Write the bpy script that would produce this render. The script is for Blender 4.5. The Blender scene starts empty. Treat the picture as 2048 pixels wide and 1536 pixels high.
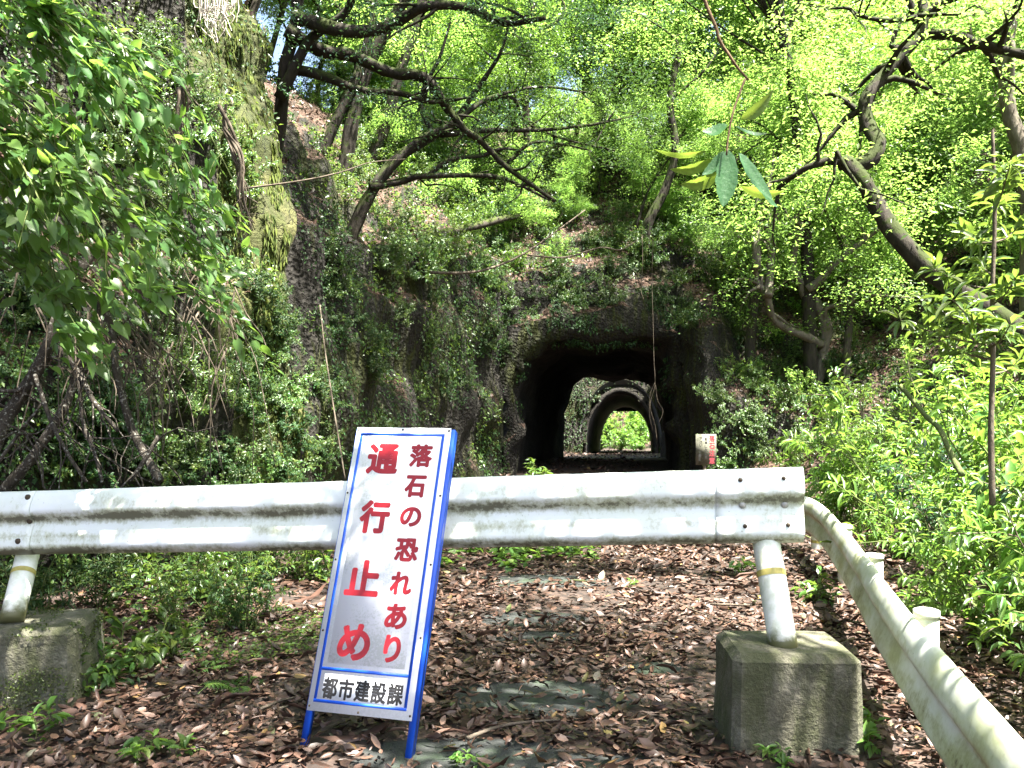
import bpy, math, random
import numpy as np
from mathutils import Vector, Matrix
from mathutils.bvhtree import BVHTree

# ------------------------------------------------------------------ camera, sky, sun, exposure
sc = bpy.context.scene
COL = sc.collection
F = 1658.0                      # focal length in photo pixels (photo is 2048 wide)
HZ = 820.0                      # row of the horizon
CAMH = 1.5
cam = bpy.data.cameras.new("camera"); camo = bpy.data.objects.new("camera", cam); COL.objects.link(camo)
cam.sensor_width = 36; cam.lens = F / 2048 * 36; cam.shift_y = (HZ - 768) / 2048
cam.clip_start = 0.05; cam.clip_end = 600
camo.location = (0, 0, CAMH); camo.rotation_euler = (math.radians(90), 0, 0)
sc.camera = camo

SUN_DIR = Vector((0.30, -0.24, 0.92)).normalized()      # towards the sun
elev = math.asin(SUN_DIR.z); azim = math.atan2(SUN_DIR.x, SUN_DIR.y)
w = bpy.data.worlds.new("World"); sc.world = w; w.use_nodes = True
nt = w.node_tree; bg = nt.nodes["Background"]
sky = nt.nodes.new("ShaderNodeTexSky"); sky.sky_type = 'NISHITA'; sky.sun_disc = False
sky.sun_elevation = elev; sky.sun_rotation = azim; sky.air_density = 1.0; sky.dust_density = 4.0; sky.ozone_density = 0.6
nt.links.new(sky.outputs[0], bg.inputs[0]); bg.inputs[1].default_value = 0.06
sl = bpy.data.lights.new("sun", 'SUN'); sl.energy = 5.0; sl.angle = math.radians(0.53); sl.color = (1, .95, .86)
so = bpy.data.objects.new("sun", sl); COL.objects.link(so)
so.rotation_euler = SUN_DIR.to_track_quat('Z', 'Y').to_euler()
vs = sc.view_settings; vs.view_transform = 'Standard'; vs.look = 'None'; vs.gamma = 1; vs.exposure = 3.25
cy = sc.cycles
cy.max_bounces = 7; cy.diffuse_bounces = 4; cy.glossy_bounces = 2; cy.transmission_bounces = 5; cy.transparent_max_bounces = 4
cy.caustics_reflective = False; cy.caustics_refractive = False

random.seed(7); RNG = np.random.default_rng(7)

# ------------------------------------------------------------------ helpers
def P(u, v, Y):
    return Vector(((u - 1024) / F * Y, Y, CAMH + (HZ - v) / F * Y))

def tag(o, label=None, cat=None, group=None, kind=None):
    if label: o["label"] = label
    if cat: o["category"] = cat
    if group: o["group"] = group
    if kind: o["kind"] = kind
    return o

def empty(name, loc=(0, 0, 0), rz=0.0):
    o = bpy.data.objects.new(name, None); COL.objects.link(o); o.location = loc; o.rotation_euler = (0, 0, rz)
    o.empty_display_size = .1
    return o

def dup(root, loc, rz=0.0, s=1.0, label=None, group=None, tilt=(0, 0)):
    r = root.copy(); COL.objects.link(r); r.location = loc; r.rotation_euler = (tilt[0], tilt[1], rz); r.scale = (s, s, s * random.uniform(.92, 1.1))
    if label: r["label"] = label
    if group: r["group"] = group
    for ch in root.children:
        c = ch.copy(); COL.objects.link(c); c.parent = r
    return r

def np_mesh(name, V, Fs, mat, parent=None, smooth=False):
    """V (n,3) array; Fs list of (m,k) index arrays."""
    V = np.asarray(V, dtype=np.float32)
    me = bpy.data.meshes.new(name)
    me.vertices.add(len(V)); me.vertices.foreach_set("co", V.ravel())
    tot = np.concatenate([np.full(len(f), f.shape[1], dtype=np.int32) for f in Fs])
    idx = np.concatenate([f.ravel() for f in Fs]).astype(np.int32)
    me.loops.add(len(idx)); me.loops.foreach_set("vertex_index", idx)
    me.polygons.add(len(tot))
    st = np.concatenate([[0], np.cumsum(tot)[:-1]]).astype(np.int32)
    me.polygons.foreach_set("loop_start", st); me.polygons.foreach_set("loop_total", tot)
    me.update(calc_edges=True)
    if smooth: me.polygons.foreach_set("use_smooth", np.ones(len(tot), dtype=bool))
    for m in (mat if isinstance(mat, (list, tuple)) else [mat]): me.materials.append(m)
    o = bpy.data.objects.new(name, me); COL.objects.link(o)
    if parent is not None: o.parent = parent
    return o

class MB:
    def __init__(self): self.V = []; self.F = {}; self.n = 0
    def add(self, V, Fs):
        V = np.asarray(V, dtype=float)
        for f in Fs:
            f = np.asarray(f); self.F.setdefault(f.shape[1], []).append(f + self.n)
        self.V.append(V); self.n += len(V); return self
    def build(self, name, mat, parent=None, smooth=False):
        return np_mesh(name, np.concatenate(self.V), [np.concatenate(v) for v in self.F.values()], mat, parent, smooth)
    def box(self, c, s, M=None):
        x, y, z = [q / 2 for q in s]
        V = np.array([[-x,-y,-z],[x,-y,-z],[x,y,-z],[-x,y,-z],[-x,-y,z],[x,-y,z],[x,y,z],[-x,y,z]])
        if M is not None: V = V @ np.array(M).T
        V = V + np.array(c)
        return self.add(V, [np.array([[0,3,2,1],[4,5,6,7],[0,1,5,4],[1,2,6,5],[2,3,7,6],[3,0,4,7]])])
    def tube(self, pts, rad, sides=6, cap=True, bump=0.0):
        pts = np.asarray(pts, float); n = len(pts)
        rad = np.broadcast_to(np.asarray(rad, float), (n,)) if np.ndim(rad) == 0 or len(np.atleast_1d(rad)) == n else np.linspace(rad[0], rad[-1], n)
        T = np.gradient(pts, axis=0); T /= np.linalg.norm(T, axis=1)[:, None] + 1e-9
        ref = np.array([0, 0, 1.0]) if abs(T[0][2]) < .9 else np.array([1.0, 0, 0])
        A = np.zeros_like(pts); a = np.cross(T[0], ref); a /= np.linalg.norm(a)
        for i in range(n):
            a = a - T[i] * a.dot(T[i]); a /= np.linalg.norm(a) + 1e-9; A[i] = a
        B = np.cross(T, A)
        th = np.linspace(0, 2 * np.pi, sides, endpoint=False)
        R = rad[:, None] * np.ones((1, sides))
        if bump: R = R * (1 + bump * RNG.normal(size=R.shape))
        V = pts[:, None] + R[..., None] * (np.cos(th)[None, :, None] * A[:, None] + np.sin(th)[None, :, None] * B[:, None])
        V = V.reshape(-1, 3)
        i = np.arange(n - 1)[:, None] * sides; j = np.arange(sides)[None]; k = (j + 1) % sides
        Q = np.stack([i + j, i + k, i + sides + k, i + sides + j], -1).reshape(-1, 4)
        Fs = [Q]
        if cap:
            V = np.concatenate([V, pts[:1] , pts[-1:]]); b0 = n * sides
            jj = np.arange(sides); kk = (jj + 1) % sides
            Fs.append(np.concatenate([np.stack([kk, jj, np.full(sides, b0)], -1),
                                      np.stack([jj + (n-1)*sides, kk + (n-1)*sides, np.full(sides, b0 + 1)], -1)]))
        return self.add(V, Fs)

def smooth_path(pts, m=4):
    pts = [np.array(p, float) for p in pts]
    if len(pts) < 3: return np.array([pts[0] * (1 - t) + pts[-1] * t for t in np.linspace(0, 1, m + 1)])
    out = []; q = [2 * pts[0] - pts[1]] + pts + [2 * pts[-1] - pts[-2]]
    for i in range(1, len(q) - 2):
        for t in np.linspace(0, 1, m, endpoint=False):
            a, b, c, d = q[i-1], q[i], q[i+1], q[i+2]
            out.append(.5 * (2*b + (c-a)*t + (2*a-5*b+4*c-d)*t*t + (3*b-a-3*c+d)*t**3))
    out.append(pts[-1]); return np.array(out)

def pxpath(px, Y, m=4, wob=0.0):
    """photo polyline -> points at a depth (number or (start, end))."""
    n = len(px); ys = np.linspace(Y[0], Y[1], n) if isinstance(Y, tuple) else [Y] * n
    pts = [np.array(P(a, b, y)) + np.array([0, random.uniform(-wob, wob), 0]) for (a, b), y in zip(px, ys)]
    return smooth_path(pts, m)

# value noise
def _h(ix, iy, iz, s):
    n = (ix * 374761393 + iy * 668265263 + iz * 2147483647 % 1274126177 + iz * 1103515245 + s * 974634777) & 0xffffffff
    n = ((n ^ (n >> 13)) * 1274126177) & 0xffffffff
    return ((n ^ (n >> 16)) & 0xffff) / 65535.0
def vnoise(p, s=0):
    p = np.asarray(p, float); i = np.floor(p).astype(np.int64); f = p - i; f = f * f * (3 - 2 * f)
    r = 0
    for dx in (0, 1):
        for dy in (0, 1):
            for dz in (0, 1):
                wgt = (f[..., 0] if dx else 1 - f[..., 0]) * (f[..., 1] if dy else 1 - f[..., 1]) * (f[..., 2] if dz else 1 - f[..., 2])
                r = r + wgt * _h(i[..., 0] + dx, i[..., 1] + dy, i[..., 2] + dz, s)
    return r
def fbm(p, o=4, s=0):
    p = np.asarray(p, float); a, t, r = 1.0, 0.0, 0
    for k in range(o):
        r = r + a * (vnoise(p * 2 ** k, s + k) - .5) * 2; t += a; a *= .5
    return r / t

# ------------------------------------------------------------------ materials
def newmat(name):
    m = bpy.data.materials.new(name); m.use_nodes = True; nt = m.node_tree
    return m, nt, nt.nodes["Principled BSDF"]
def N(nt, t, **k):
    n = nt.nodes.new(t)
    for a, b in k.items(): setattr(n, a, b)
    return n
def ramp(nt, fac, stops):
    r = N(nt, "ShaderNodeValToRGB"); e = r.color_ramp.elements
    while len(e) < len(stops): e.new(.5)
    for q, (p, c) in zip(e, stops): q.position = p; q.color = (c if len(c) == 4 else (*c, 1))
    nt.links.new(fac, r.inputs[0]); return r.outputs[0]
def noise(nt, vec, scale, detail=4, rough=.55, dist=0.0):
    n = N(nt, "ShaderNodeTexNoise"); n.inputs["Scale"].default_value = scale; n.inputs["Detail"].default_value = detail
    n.inputs["Roughness"].default_value = rough; n.inputs["Distortion"].default_value = dist
    if vec is not None: nt.links.new(vec, n.inputs["Vector"])
    return n.outputs[0]
def mix(nt, fac, a, b):
    m = N(nt, "ShaderNodeMix", data_type='RGBA')
    for s, v in ((m.inputs[0], fac), (m.inputs[6], a), (m.inputs[7], b)):
        if hasattr(v, "is_output"): nt.links.new(v, s)
        elif isinstance(v, (int, float)): s.default_value = v
        else: s.default_value = (*v, 1)
    return m.outputs[2]
def math_(nt, op, a, b=0.0, clamp=False):
    m = N(nt, "ShaderNodeMath", operation=op, use_clamp=clamp)
    for s, v in ((m.inputs[0], a), (m.inputs[1], b)):
        if hasattr(v, "is_output"): nt.links.new(v, s)
        else: s.default_value = v
    return m.outputs[0]
def bump(nt, h, strength=.5, dist=.02):
    b = N(nt, "ShaderNodeBump"); b.inputs["Strength"].default_value = strength; b.inputs["Distance"].default_value = dist
    nt.links.new(h, b.inputs["Height"]); return b.outputs[0]
def mapping(nt, vec, scale):
    m = N(nt, "ShaderNodeMapping"); m.inputs["Scale"].default_value = scale; nt.links.new(vec, m.inputs["Vector"]); return m.outputs[0]

def leafmat(name, cols, trans, tf=.4, rough=.42, spec=.5):
    """cols: list of base colours picked per leaf; trans: colour of light through the leaf."""
    m, nt, b = newmat(name)
    g = N(nt, "ShaderNodeNewGeometry"); oi = N(nt, "ShaderNodeObjectInfo")
    r = g.outputs["Random Per Island"]
    c = ramp(nt, r, [(i / max(1, len(cols) - 1), q) for i, q in enumerate(cols)])
    hs = N(nt, "ShaderNodeHueSaturation"); hs.inputs["Saturation"].default_value = 1.0
    v = math_(nt, 'MULTIPLY_ADD', oi.outputs["Random"], .45); v.node.inputs[2].default_value = .78
    nt.links.new(v, hs.inputs["Value"]); nt.links.new(c, hs.inputs["Color"])
    hh = math_(nt, 'MULTIPLY_ADD', oi.outputs["Random"], .03); hh.node.inputs[2].default_value = .485
    nt.links.new(hh, hs.inputs["Hue"])
    nt.links.new(hs.outputs[0], b.inputs["Base Color"])
    b.inputs["Roughness"].default_value = rough; b.inputs["Specular IOR Level"].default_value = spec
    t = N(nt, "ShaderNodeBsdfTranslucent")
    tc = mix(nt, .75, hs.outputs[0], trans); nt.links.new(tc, t.inputs["Color"])
    ms = N(nt, "ShaderNodeMixShader"); ms.inputs[0].default_value = tf
    nt.links.new(b.outputs[0], ms.inputs[1]); nt.links.new(t.outputs[0], ms.inputs[2])
    nt.links.new(ms.outputs[0], nt.nodes["Material Output"].inputs["Surface"])
    return m

M = {}
M['leaf_bright'] = leafmat("leaf_bright", [(.045,.115,.022), (.07,.15,.03), (.10,.18,.04), (.055,.125,.03), (.12,.19,.045)], (.38,.61,.12), .57)
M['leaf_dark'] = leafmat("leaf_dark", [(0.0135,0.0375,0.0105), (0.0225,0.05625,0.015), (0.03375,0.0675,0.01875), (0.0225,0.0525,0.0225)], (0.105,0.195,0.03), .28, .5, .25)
M['leaf_mid'] = leafmat("leaf_mid", [(.035,.09,.018), (.055,.12,.025), (.08,.14,.03), (.05,.11,.035), (.11,.15,.03)], (.25,.38,.05), .38, .36, .6)
M['leaf_lime'] = leafmat("leaf_lime", [(.07,.16,.03), (.10,.19,.035), (.055,.14,.03), (.14,.2,.05)], (.28,.48,.06), .42, .38, .55)
M['leaf_heart'] = leafmat("leaf_heart", [(.05,.13,.03), (.075,.165,.035), (.10,.19,.04), (.045,.12,.035)], (.30,.50,.07), .46, .4, .5)
M['leaf_teal'] = leafmat("leaf_teal", [(0.016,0.052,0.0224), (0.024,0.068,0.032), (0.032,0.08,0.04)], (0.096,0.192,0.048), .3, .3, .8)  # bluish shade of crown clumps put in the colour; also dark glossy verge leaves
def bigleaf(name, c1, c2, tr):
    m = leafmat(name, [c1, c1], tr, .45, .45, .45); nt = m.node_tree; b = nt.nodes["Principled BSDF"]; tc = N(nt, "ShaderNodeTexCoord").outputs["Object"]
    f = ramp(nt, noise(nt, tc, 70, 6, .75), [(.35, (0,0,0)), (.7, (1,1,1))]); c = mix(nt, f, c1, c2)
    ho = ramp(nt, noise(nt, tc, 38, 2), [(.72, (0,0,0)), (.74, (1,1,1))]); c = mix(nt, ho, c, (.12,.10,.03)); nt.links.new(c, b.inputs["Base Color"])
    nt.links.new(bump(nt, noise(nt, tc, 120, 4), .4, .004), b.inputs["Normal"]); return m
M['leaf_big'] = bigleaf("leaf_big", (.03,.10,.035), (.055,.14,.05), (.14,.34,.06)); M['leaf_big_under'] = bigleaf("leaf_big_under", (.09,.15,.03), (.12,.18,.04), (.30,.42,.05))
M['fern'] = leafmat("fern", [(.05,.12,.03), (.07,.15,.03)], (.25,.4,.06), .4, .5, .3)

def barkmat(name, c1, c2, moss=None, mossamt=.5, scale=14, lichen=None):
    m, nt, b = newmat(name)
    tc = N(nt, "ShaderNodeTexCoord").outputs["Object"]; g = N(nt, "ShaderNodeNewGeometry")
    n1 = noise(nt, mapping(nt, tc, (1, 1, .35)), scale, 6, .65)
    col = ramp(nt, n1, [(.3, c1), (.7, c2)])
    if lichen:
        n3 = noise(nt, tc, scale * 1.7, 3); l = ramp(nt, n3, [(.57, (0,0,0)), (.64, (1,1,1))]); col = mix(nt, l, col, lichen)
    if moss:
        n2 = noise(nt, tc, 4.5, 5, .6)
        sp = N(nt, "ShaderNodeSeparateXYZ"); nt.links.new(g.outputs["Normal"], sp.inputs[0])
        f = math_(nt, 'ADD', n2, math_(nt, 'MULTIPLY', sp.outputs[2], .22))
        f = ramp(nt, f, [(.62 - mossamt * .25, (0,0,0)), (.72 - mossamt * .25, (1,1,1))])
        col = mix(nt, f, col, moss)
    nt.links.new(col, b.inputs["Base Color"]); b.inputs["Roughness"].default_value = .9
    b.inputs["Specular IOR Level"].default_value = .2
    nt.links.new(bump(nt, n1, .8, .03), b.inputs["Normal"]); return m
M['bark'] = barkmat("bark", (0.0175,0.0154,0.0119), (0.0595,0.0504,0.0385), (0.035,0.0476,0.0098), .35)
M['bark_dark'] = barkmat("bark_dark", (.010,.009,.007), (.04,.034,.026), (.026,.036,.008), .40)
M['bark_pale'] = barkmat("bark_pale", (0.06,0.051,0.039), (0.156,0.138,0.108), (0.042,0.054,0.012), .2)
M['bark_lichen'] = barkmat("bark_lichen", (0.02625,0.0225,0.018), (0.075,0.06375,0.051), None, 0, 30, (0.225,0.2175,0.1875))
M['twig'] = barkmat("twig", (0.0525,0.04125,0.03), (0.15,0.1237,0.09375))
M['twig_pale'] = barkmat("twig_pale", (.3,.26,.22), (.6,.55,.5))
M['stem_green'] = barkmat("stem_green", (.06,.09,.025), (.12,.14,.05))
M['twig_brown'] = barkmat("twig_brown", (.07,.045,.025), (.15,.10,.055))

def rockmat(name, base1, base2, moss1, moss2, mossamt, streak=.9, soil=True):
    m, nt, b = newmat(name)
    tc = N(nt, "ShaderNodeTexCoord").outputs["Object"]; g = N(nt, "ShaderNodeNewGeometry")
    sp = N(nt, "ShaderNodeSeparateXYZ"); nt.links.new(g.outputs["True Normal"], sp.inputs[0])
    big = noise(nt, tc, .55, 5, .6); fine = noise(nt, tc, 7, 8, .7); st = noise(nt, mapping(nt, tc, (9, 9, .7)), 1.0, 5, .6, .4)
    rock = ramp(nt, fine, [(.25, base1), (.55, base2), (.72, tuple(c * 1.9 for c in base2))])
    pale = ramp(nt, noise(nt, tc, 1.7, 6, .7), [(.56, (0,0,0)), (.66, (1,1,1))])
    rock = mix(nt, math_(nt, 'MULTIPLY', pale, .6), rock, (.05,.047,.038))
    ms = ramp(nt, st, [(.35, moss1), (.65, moss2)])
    mf = math_(nt, 'ADD', math_(nt, 'MULTIPLY', big, .6), math_(nt, 'MULTIPLY', st, .4))
    mf = ramp(nt, mf, [(.60 - mossamt * .3, (0,0,0)), (.68 - mossamt * .3, (1,1,1))])
    col = mix(nt, mf, rock, ms)
    h = math_(nt, 'ADD', fine, math_(nt, 'MULTIPLY', st, streak))
    if soil:
        vo = N(nt, "ShaderNodeTexVoronoi"); vo.inputs["Scale"].default_value = 16; nt.links.new(tc, vo.inputs["Vector"])
        lit = ramp(nt, vo.outputs["Color"], [(.2, (0.0275,0.0165,0.011)), (.5, (0.0715,0.04125,0.0275)), (.8, (0.1265,0.0825,0.0605))])
        sf = math_(nt, 'ADD', sp.outputs[2], math_(nt, 'MULTIPLY', math_(nt, 'SUBTRACT', noise(nt, tc, 1.2, 4), .5), .9))
        sf = ramp(nt, sf, [(.52, (0,0,0)), (.66, (1,1,1))])
        col = mix(nt, sf, col, lit)
        h = math_(nt, 'ADD', h, math_(nt, 'MULTIPLY', vo.outputs["Distance"], .8))
    nt.links.new(col, b.inputs["Base Color"]); b.inputs["Roughness"].default_value = .85; b.inputs["Specular IOR Level"].default_value = .3
    ck = N(nt, 'ShaderNodeTexVoronoi', feature='DISTANCE_TO_EDGE'); ck.inputs['Scale'].default_value = 2.3; wv = N(nt, 'ShaderNodeTexNoise'); wv.inputs['Scale'].default_value = 1.6; wv.inputs['Detail'].default_value = 5; nt.links.new(tc, wv.inputs['Vector'])
    wa = N(nt, 'ShaderNodeVectorMath', operation='MULTIPLY_ADD'); nt.links.new(wv.outputs['Color'], wa.inputs[0]); wa.inputs[1].default_value = (1.6, 1.6, 1.6); nt.links.new(mapping(nt, tc, (1.2, 1.2, .5)), wa.inputs[2]); nt.links.new(wa.outputs[0], ck.inputs['Vector'])
    h = math_(nt, 'ADD', h, math_(nt, 'MULTIPLY', math_(nt, 'MINIMUM', ck.outputs['Distance'], .03), 14.0))
    nt.links.new(bump(nt, h, 1.0, .07), b.inputs["Normal"]); return m
M['hill'] = rockmat("hill", (0.0055,0.005225,0.00385), (0.0198,0.0176,0.01375), (0.0099,0.0143,0.0033), (0.03575,0.04125,0.00715), .36)
M['tunnel'] = rockmat("tunnel_rock", (0.005,0.0045,0.0035), (0.02,0.0175,0.0135), (0.009,0.012,0.004), (0.0175,0.021,0.006), .0, streak=.2, soil=False)
M['ridge_moss'] = rockmat("ridge_moss", (.03,.03,.015), (.09,.09,.03), (.02,.028,.008), (.055,.064,.015), .5, soil=False)

def concretemat():
    m, nt, b = newmat("mossy_concrete"); tc = N(nt, "ShaderNodeTexCoord").outputs["Object"]
    n1 = noise(nt, tc, 6, 7, .75, .3); n2 = noise(nt, tc, 40, 4, .6); n3 = noise(nt, mapping(nt, tc, (3, 3, .9)), 2.6, 6, .7)
    col = ramp(nt, n1, [(.3, (0.036,0.0352,0.0208)), (.5, (0.096,0.092,0.064)), (.7, (0.168,0.16,0.124))])
    g = N(nt, "ShaderNodeNewGeometry"); sp = N(nt, "ShaderNodeSeparateXYZ"); nt.links.new(g.outputs["Normal"], sp.inputs[0])
    moss = ramp(nt, n3, [(.44, (0,0,0)), (.58, (1,1,1))])
    col = mix(nt, math_(nt, 'MULTIPLY', moss, .75), col, (.05,.058,.02))
    pit = ramp(nt, noise(nt, tc, 22, 3), [(.66, (0,0,0)), (.72, (1,1,1))]); col = mix(nt, math_(nt, 'MULTIPLY', pit, .8), col, (.03,.028,.02))
    nt.links.new(col, b.inputs["Base Color"]); b.inputs["Roughness"].default_value = .92
    nt.links.new(bump(nt, math_(nt, 'ADD', n2, math_(nt, 'MULTIPLY', n1, 2.0)), .7, .02), b.inputs["Normal"]); return m
M['concrete'] = concretemat()

def beammat(name, tint, dirt_bands, amount, tamt=.35):
    """painted steel, grime settled in given height bands (object z from the beam's bottom)."""
    m, nt, b = newmat(name); tcn = N(nt, "ShaderNodeTexCoord"); tc = tcn.outputs["Generated"]; ob = tcn.outputs["Object"]
    sp = N(nt, "ShaderNodeSeparateXYZ"); uv = N(nt, "ShaderNodeUVMap"); nt.links.new(uv.outputs[0], sp.inputs[0])
    z = sp.outputs[1]
    big = noise(nt, mapping(nt, ob, (1, 1, 2)), 2.6, 4, .6); fine = noise(nt, mapping(nt, ob, (1, 1, .6)), 38, 6, .75)
    col = mix(nt, math_(nt, 'MULTIPLY', ramp(nt, big, [(.28, (0,0,0)), (.62, (1,1,1))]), tamt), (.82,.85,.87), tint)
    d = None
    mod = ramp(nt, noise(nt, mapping(nt, ob, (1, 1, 2.5)), 1.5, 6, .7), [(.32, (.15,.15,.15)), (.62, (1.15,1.15,1.15))])
    for z0, wd, st in dirt_bands:
        q = math_(nt, 'SUBTRACT', 1.0, math_(nt, 'DIVIDE', math_(nt, 'ABSOLUTE', math_(nt, 'SUBTRACT', z, z0)), wd), True)
        q = math_(nt, 'MULTIPLY', q, st); d = q if d is None else math_(nt, 'MAXIMUM', d, q)
    f = math_(nt, 'ADD', math_(nt, 'MULTIPLY', d, mod), math_(nt, 'MULTIPLY', math_(nt, 'SUBTRACT', fine, .5), 1.5))
    f = math_(nt, 'ADD', f, math_(nt, 'MULTIPLY', math_(nt, 'SUBTRACT', big, .5), 1.2))
    k1 = ramp(nt, f, [(.22, (0,0,0)), (.62, (1,1,1))]); k2 = ramp(nt, f, [(.62, (0,0,0)), (.85, (1,1,1))])
    col = mix(nt, math_(nt, 'MULTIPLY', k1, .8 * amount), col, (.33,.34,.19)); col = mix(nt, math_(nt, 'MULTIPLY', k2, .85 * amount), col, (.06,.05,.025))
    sp2 = ramp(nt, noise(nt, ob, 55, 2), [(.70, (0,0,0)), (.76, (1,1,1))]); col = mix(nt, math_(nt, 'MULTIPLY', sp2, .5 * amount), col, (.12,.10,.06))
    nt.links.new(col, b.inputs["Base Color"]); b.inputs["Roughness"].default_value = .45; b.inputs["Specular IOR Level"].default_value = .4
    nt.links.new(bump(nt, fine, .15, .004), b.inputs["Normal"]); return m
M['beam'] = beammat("barrier_paint", (.60,.66,.50), [(.58, .17, 1.08), (.05, .15, 1.1), (.30, .14, .5), (.80, .16, .3)], .88, .5)
M['beam_side'] = beammat("side_rail_paint", (.40,.44,.22), [(.58, .14, .95), (.03, .14, .85), (.72, .2, .4), (.28, .3, .72)], .95, .85)

def postmat():
    m, nt, b = newmat("post_paint"); tc = N(nt, "ShaderNodeTexCoord").outputs["Object"]
    sp = N(nt, "ShaderNodeSeparateXYZ"); nt.links.new(tc, sp.inputs[0])
    n1 = noise(nt, tc, 9, 5, .65)
    col = mix(nt, ramp(nt, n1, [(.42, (0,0,0)), (.7, (1,1,1))]), (.78,.79,.74), (.48,.52,.36))
    f = math_(nt, 'ADD', math_(nt, 'MULTIPLY', math_(nt, 'SUBTRACT', .1, sp.outputs[2]), 7.0), math_(nt, 'MULTIPLY', n1, .9))
    col = mix(nt, ramp(nt, f, [(.45, (0,0,0)), (.8, (1,1,1))]), col, (.09,.09,.035))
    nt.links.new(col, b.inputs["Base Color"]); b.inputs["Roughness"].default_value = .5; return m
M['post'] = postmat()

def flat(name, c, rough=.5, metal=0.0, nz=0.0, nscale=20):
    m, nt, b = newmat(name); b.inputs["Roughness"].default_value = rough; b.inputs["Metallic"].default_value = metal
    if nz:
        tc = N(nt, "ShaderNodeTexCoord").outputs["Object"]; n1 = noise(nt, tc, nscale, 5, .65)
        col = ramp(nt, n1, [(.3, tuple(q * (1 - nz) for q in c)), (.7, tuple(min(1, q * (1 + nz)) for q in c))])
        nt.links.new(col, b.inputs["Base Color"])
    else: b.inputs["Base Color"].default_value = (*c, 1)
    return m
M['band'] = flat("yellow_band", (.42,.36,.10), .6, 0, .25)
M['bolt'] = flat("bolt_steel", (.40,.39,.36), .5, .5, .3, 60)
M['hole'] = flat("rust_and_hole_shade", (.05,.035,.02), .8, 0, .4, 60)
M['blue'] = flat("sign_blue", (.012,.085,.55), .35, 0, .12, 12)
M['blue_print'] = flat("print_blue", (.01,.09,.60), .45)
M['red'] = flat("print_red", (.30,.006,.012), .45, 0, .06, 9)
M['black'] = flat("print_black", (.007,.007,.009), .8)
M['red_old'] = flat("faded_red", (.24,.03,.04), .7, 0, .3, 30)
M['black_old'] = flat("faded_black", (.02,.02,.018), .8, 0, .3, 30)
def boardmat(name, c, grime, amt, sc_=5.0):
    m, nt, b = newmat(name); tc = N(nt, "ShaderNodeTexCoord").outputs["Object"]
    n1 = noise(nt, tc, sc_, 4, .6); n2 = noise(nt, tc, 85, 4, .7)
    f = math_(nt, 'ADD', n2, math_(nt, 'MULTIPLY', math_(nt, 'SUBTRACT', n1, .5), 1.6))
    f = ramp(nt, f, [(.50, (0,0,0)), (.66, (1,1,1))])
    nt.links.new(mix(nt, math_(nt, 'MULTIPLY', f, amt), c, grime), b.inputs["Base Color"]); b.inputs["Roughness"].default_value = .6; b.inputs["Specular IOR Level"].default_value = .15; return m
M['board'] = boardmat("board_white", (.83,.84,.88), (.6,.63,.62), .35)
M['sticker'] = boardmat("sticker_white", (.84,.85,.89), (.55,.59,.55), .6, 3.2)
M['old_board'] = boardmat("old_board", (.13,.13,.10), (.06,.065,.045), .8, 7)

# bare asphalt shows through the leaves in these spots: x, y, half widths
GAPS = [(.145,4.30,.40,.22), (.13,5.92,.32,.14), (.16,5.47,.26,.10), (.22,7.2,.5,.22), (-.22,3.62,.34,.10), (.8,4.8,.14,.09), (-.05,3.50,.5,.07)]
def roadmat():
    m, nt, b = newmat("leafy_asphalt"); tc = N(nt, "ShaderNodeTexCoord").outputs["Object"]
    a = ramp(nt, noise(nt, tc, 90, 4, .7), [(.3, (0.0096,0.0112,0.0104)), (.6, (0.024,0.0272,0.0256)), (.8, (0.064,0.064,0.06))])
    mo = ramp(nt, noise(nt, tc, 3, 5, .7), [(.5, (0,0,0)), (.62, (1,1,1))]); a = mix(nt, math_(nt, 'MULTIPLY', mo, .6), a, (.025,.045,.02))
    vo = N(nt, "ShaderNodeTexVoronoi"); vo.inputs["Scale"].default_value = 24; nt.links.new(tc, vo.inputs["Vector"])
    so2 = ramp(nt, vo.outputs["Color"], [(.15, (0.011,0.00715,0.00495)), (.5, (0.03025,0.0187,0.01375)), (.85, (0.0605,0.0385,0.0275))])
    sp = N(nt, "ShaderNodeSeparateXYZ"); nt.links.new(tc, sp.inputs[0]); d = None
    for cx, cy_, rx, ry in GAPS:
        q = math_(nt, 'ADD', math_(nt, 'POWER', math_(nt, 'ABSOLUTE', math_(nt, 'MULTIPLY', math_(nt, 'SUBTRACT', sp.outputs[0], cx), 1 / rx)), 2.0), math_(nt, 'POWER', math_(nt, 'ABSOLUTE', math_(nt, 'MULTIPLY', math_(nt, 'SUBTRACT', sp.outputs[1], cy_), 1 / ry)), 2.0))
        d = q if d is None else math_(nt, 'MINIMUM', d, q)
    a = mix(nt, ramp(nt, math_(nt, 'MULTIPLY', d, .5), [(.75, (0,0,0)), (.95, (1,1,1))]), a, so2)
    nt.links.new(a, b.inputs["Base Color"]); b.inputs["Roughness"].default_value = .8
    nt.links.new(bump(nt, noise(nt, tc, 110, 3), .6, .006), b.inputs["Normal"]); return m
M['road'] = roadmat()
def soilmat():
    m, nt, b = newmat("leafy_soil"); tc = N(nt, "ShaderNodeTexCoord").outputs["Object"]
    vo = N(nt, "ShaderNodeTexVoronoi"); vo.inputs["Scale"].default_value = 22; nt.links.new(tc, vo.inputs["Vector"])
    c = ramp(nt, vo.outputs["Color"], [(.15, (0.0125,0.008,0.0055)), (.5, (0.035,0.021,0.015)), (.85, (0.07,0.045,0.0325))])
    nt.links.new(c, b.inputs["Base Color"]); b.inputs["Roughness"].default_value = .9
    nt.links.new(bump(nt, vo.outputs["Distance"], .8, .03), b.inputs["Normal"]); return m
M['soil'] = soilmat()
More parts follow.
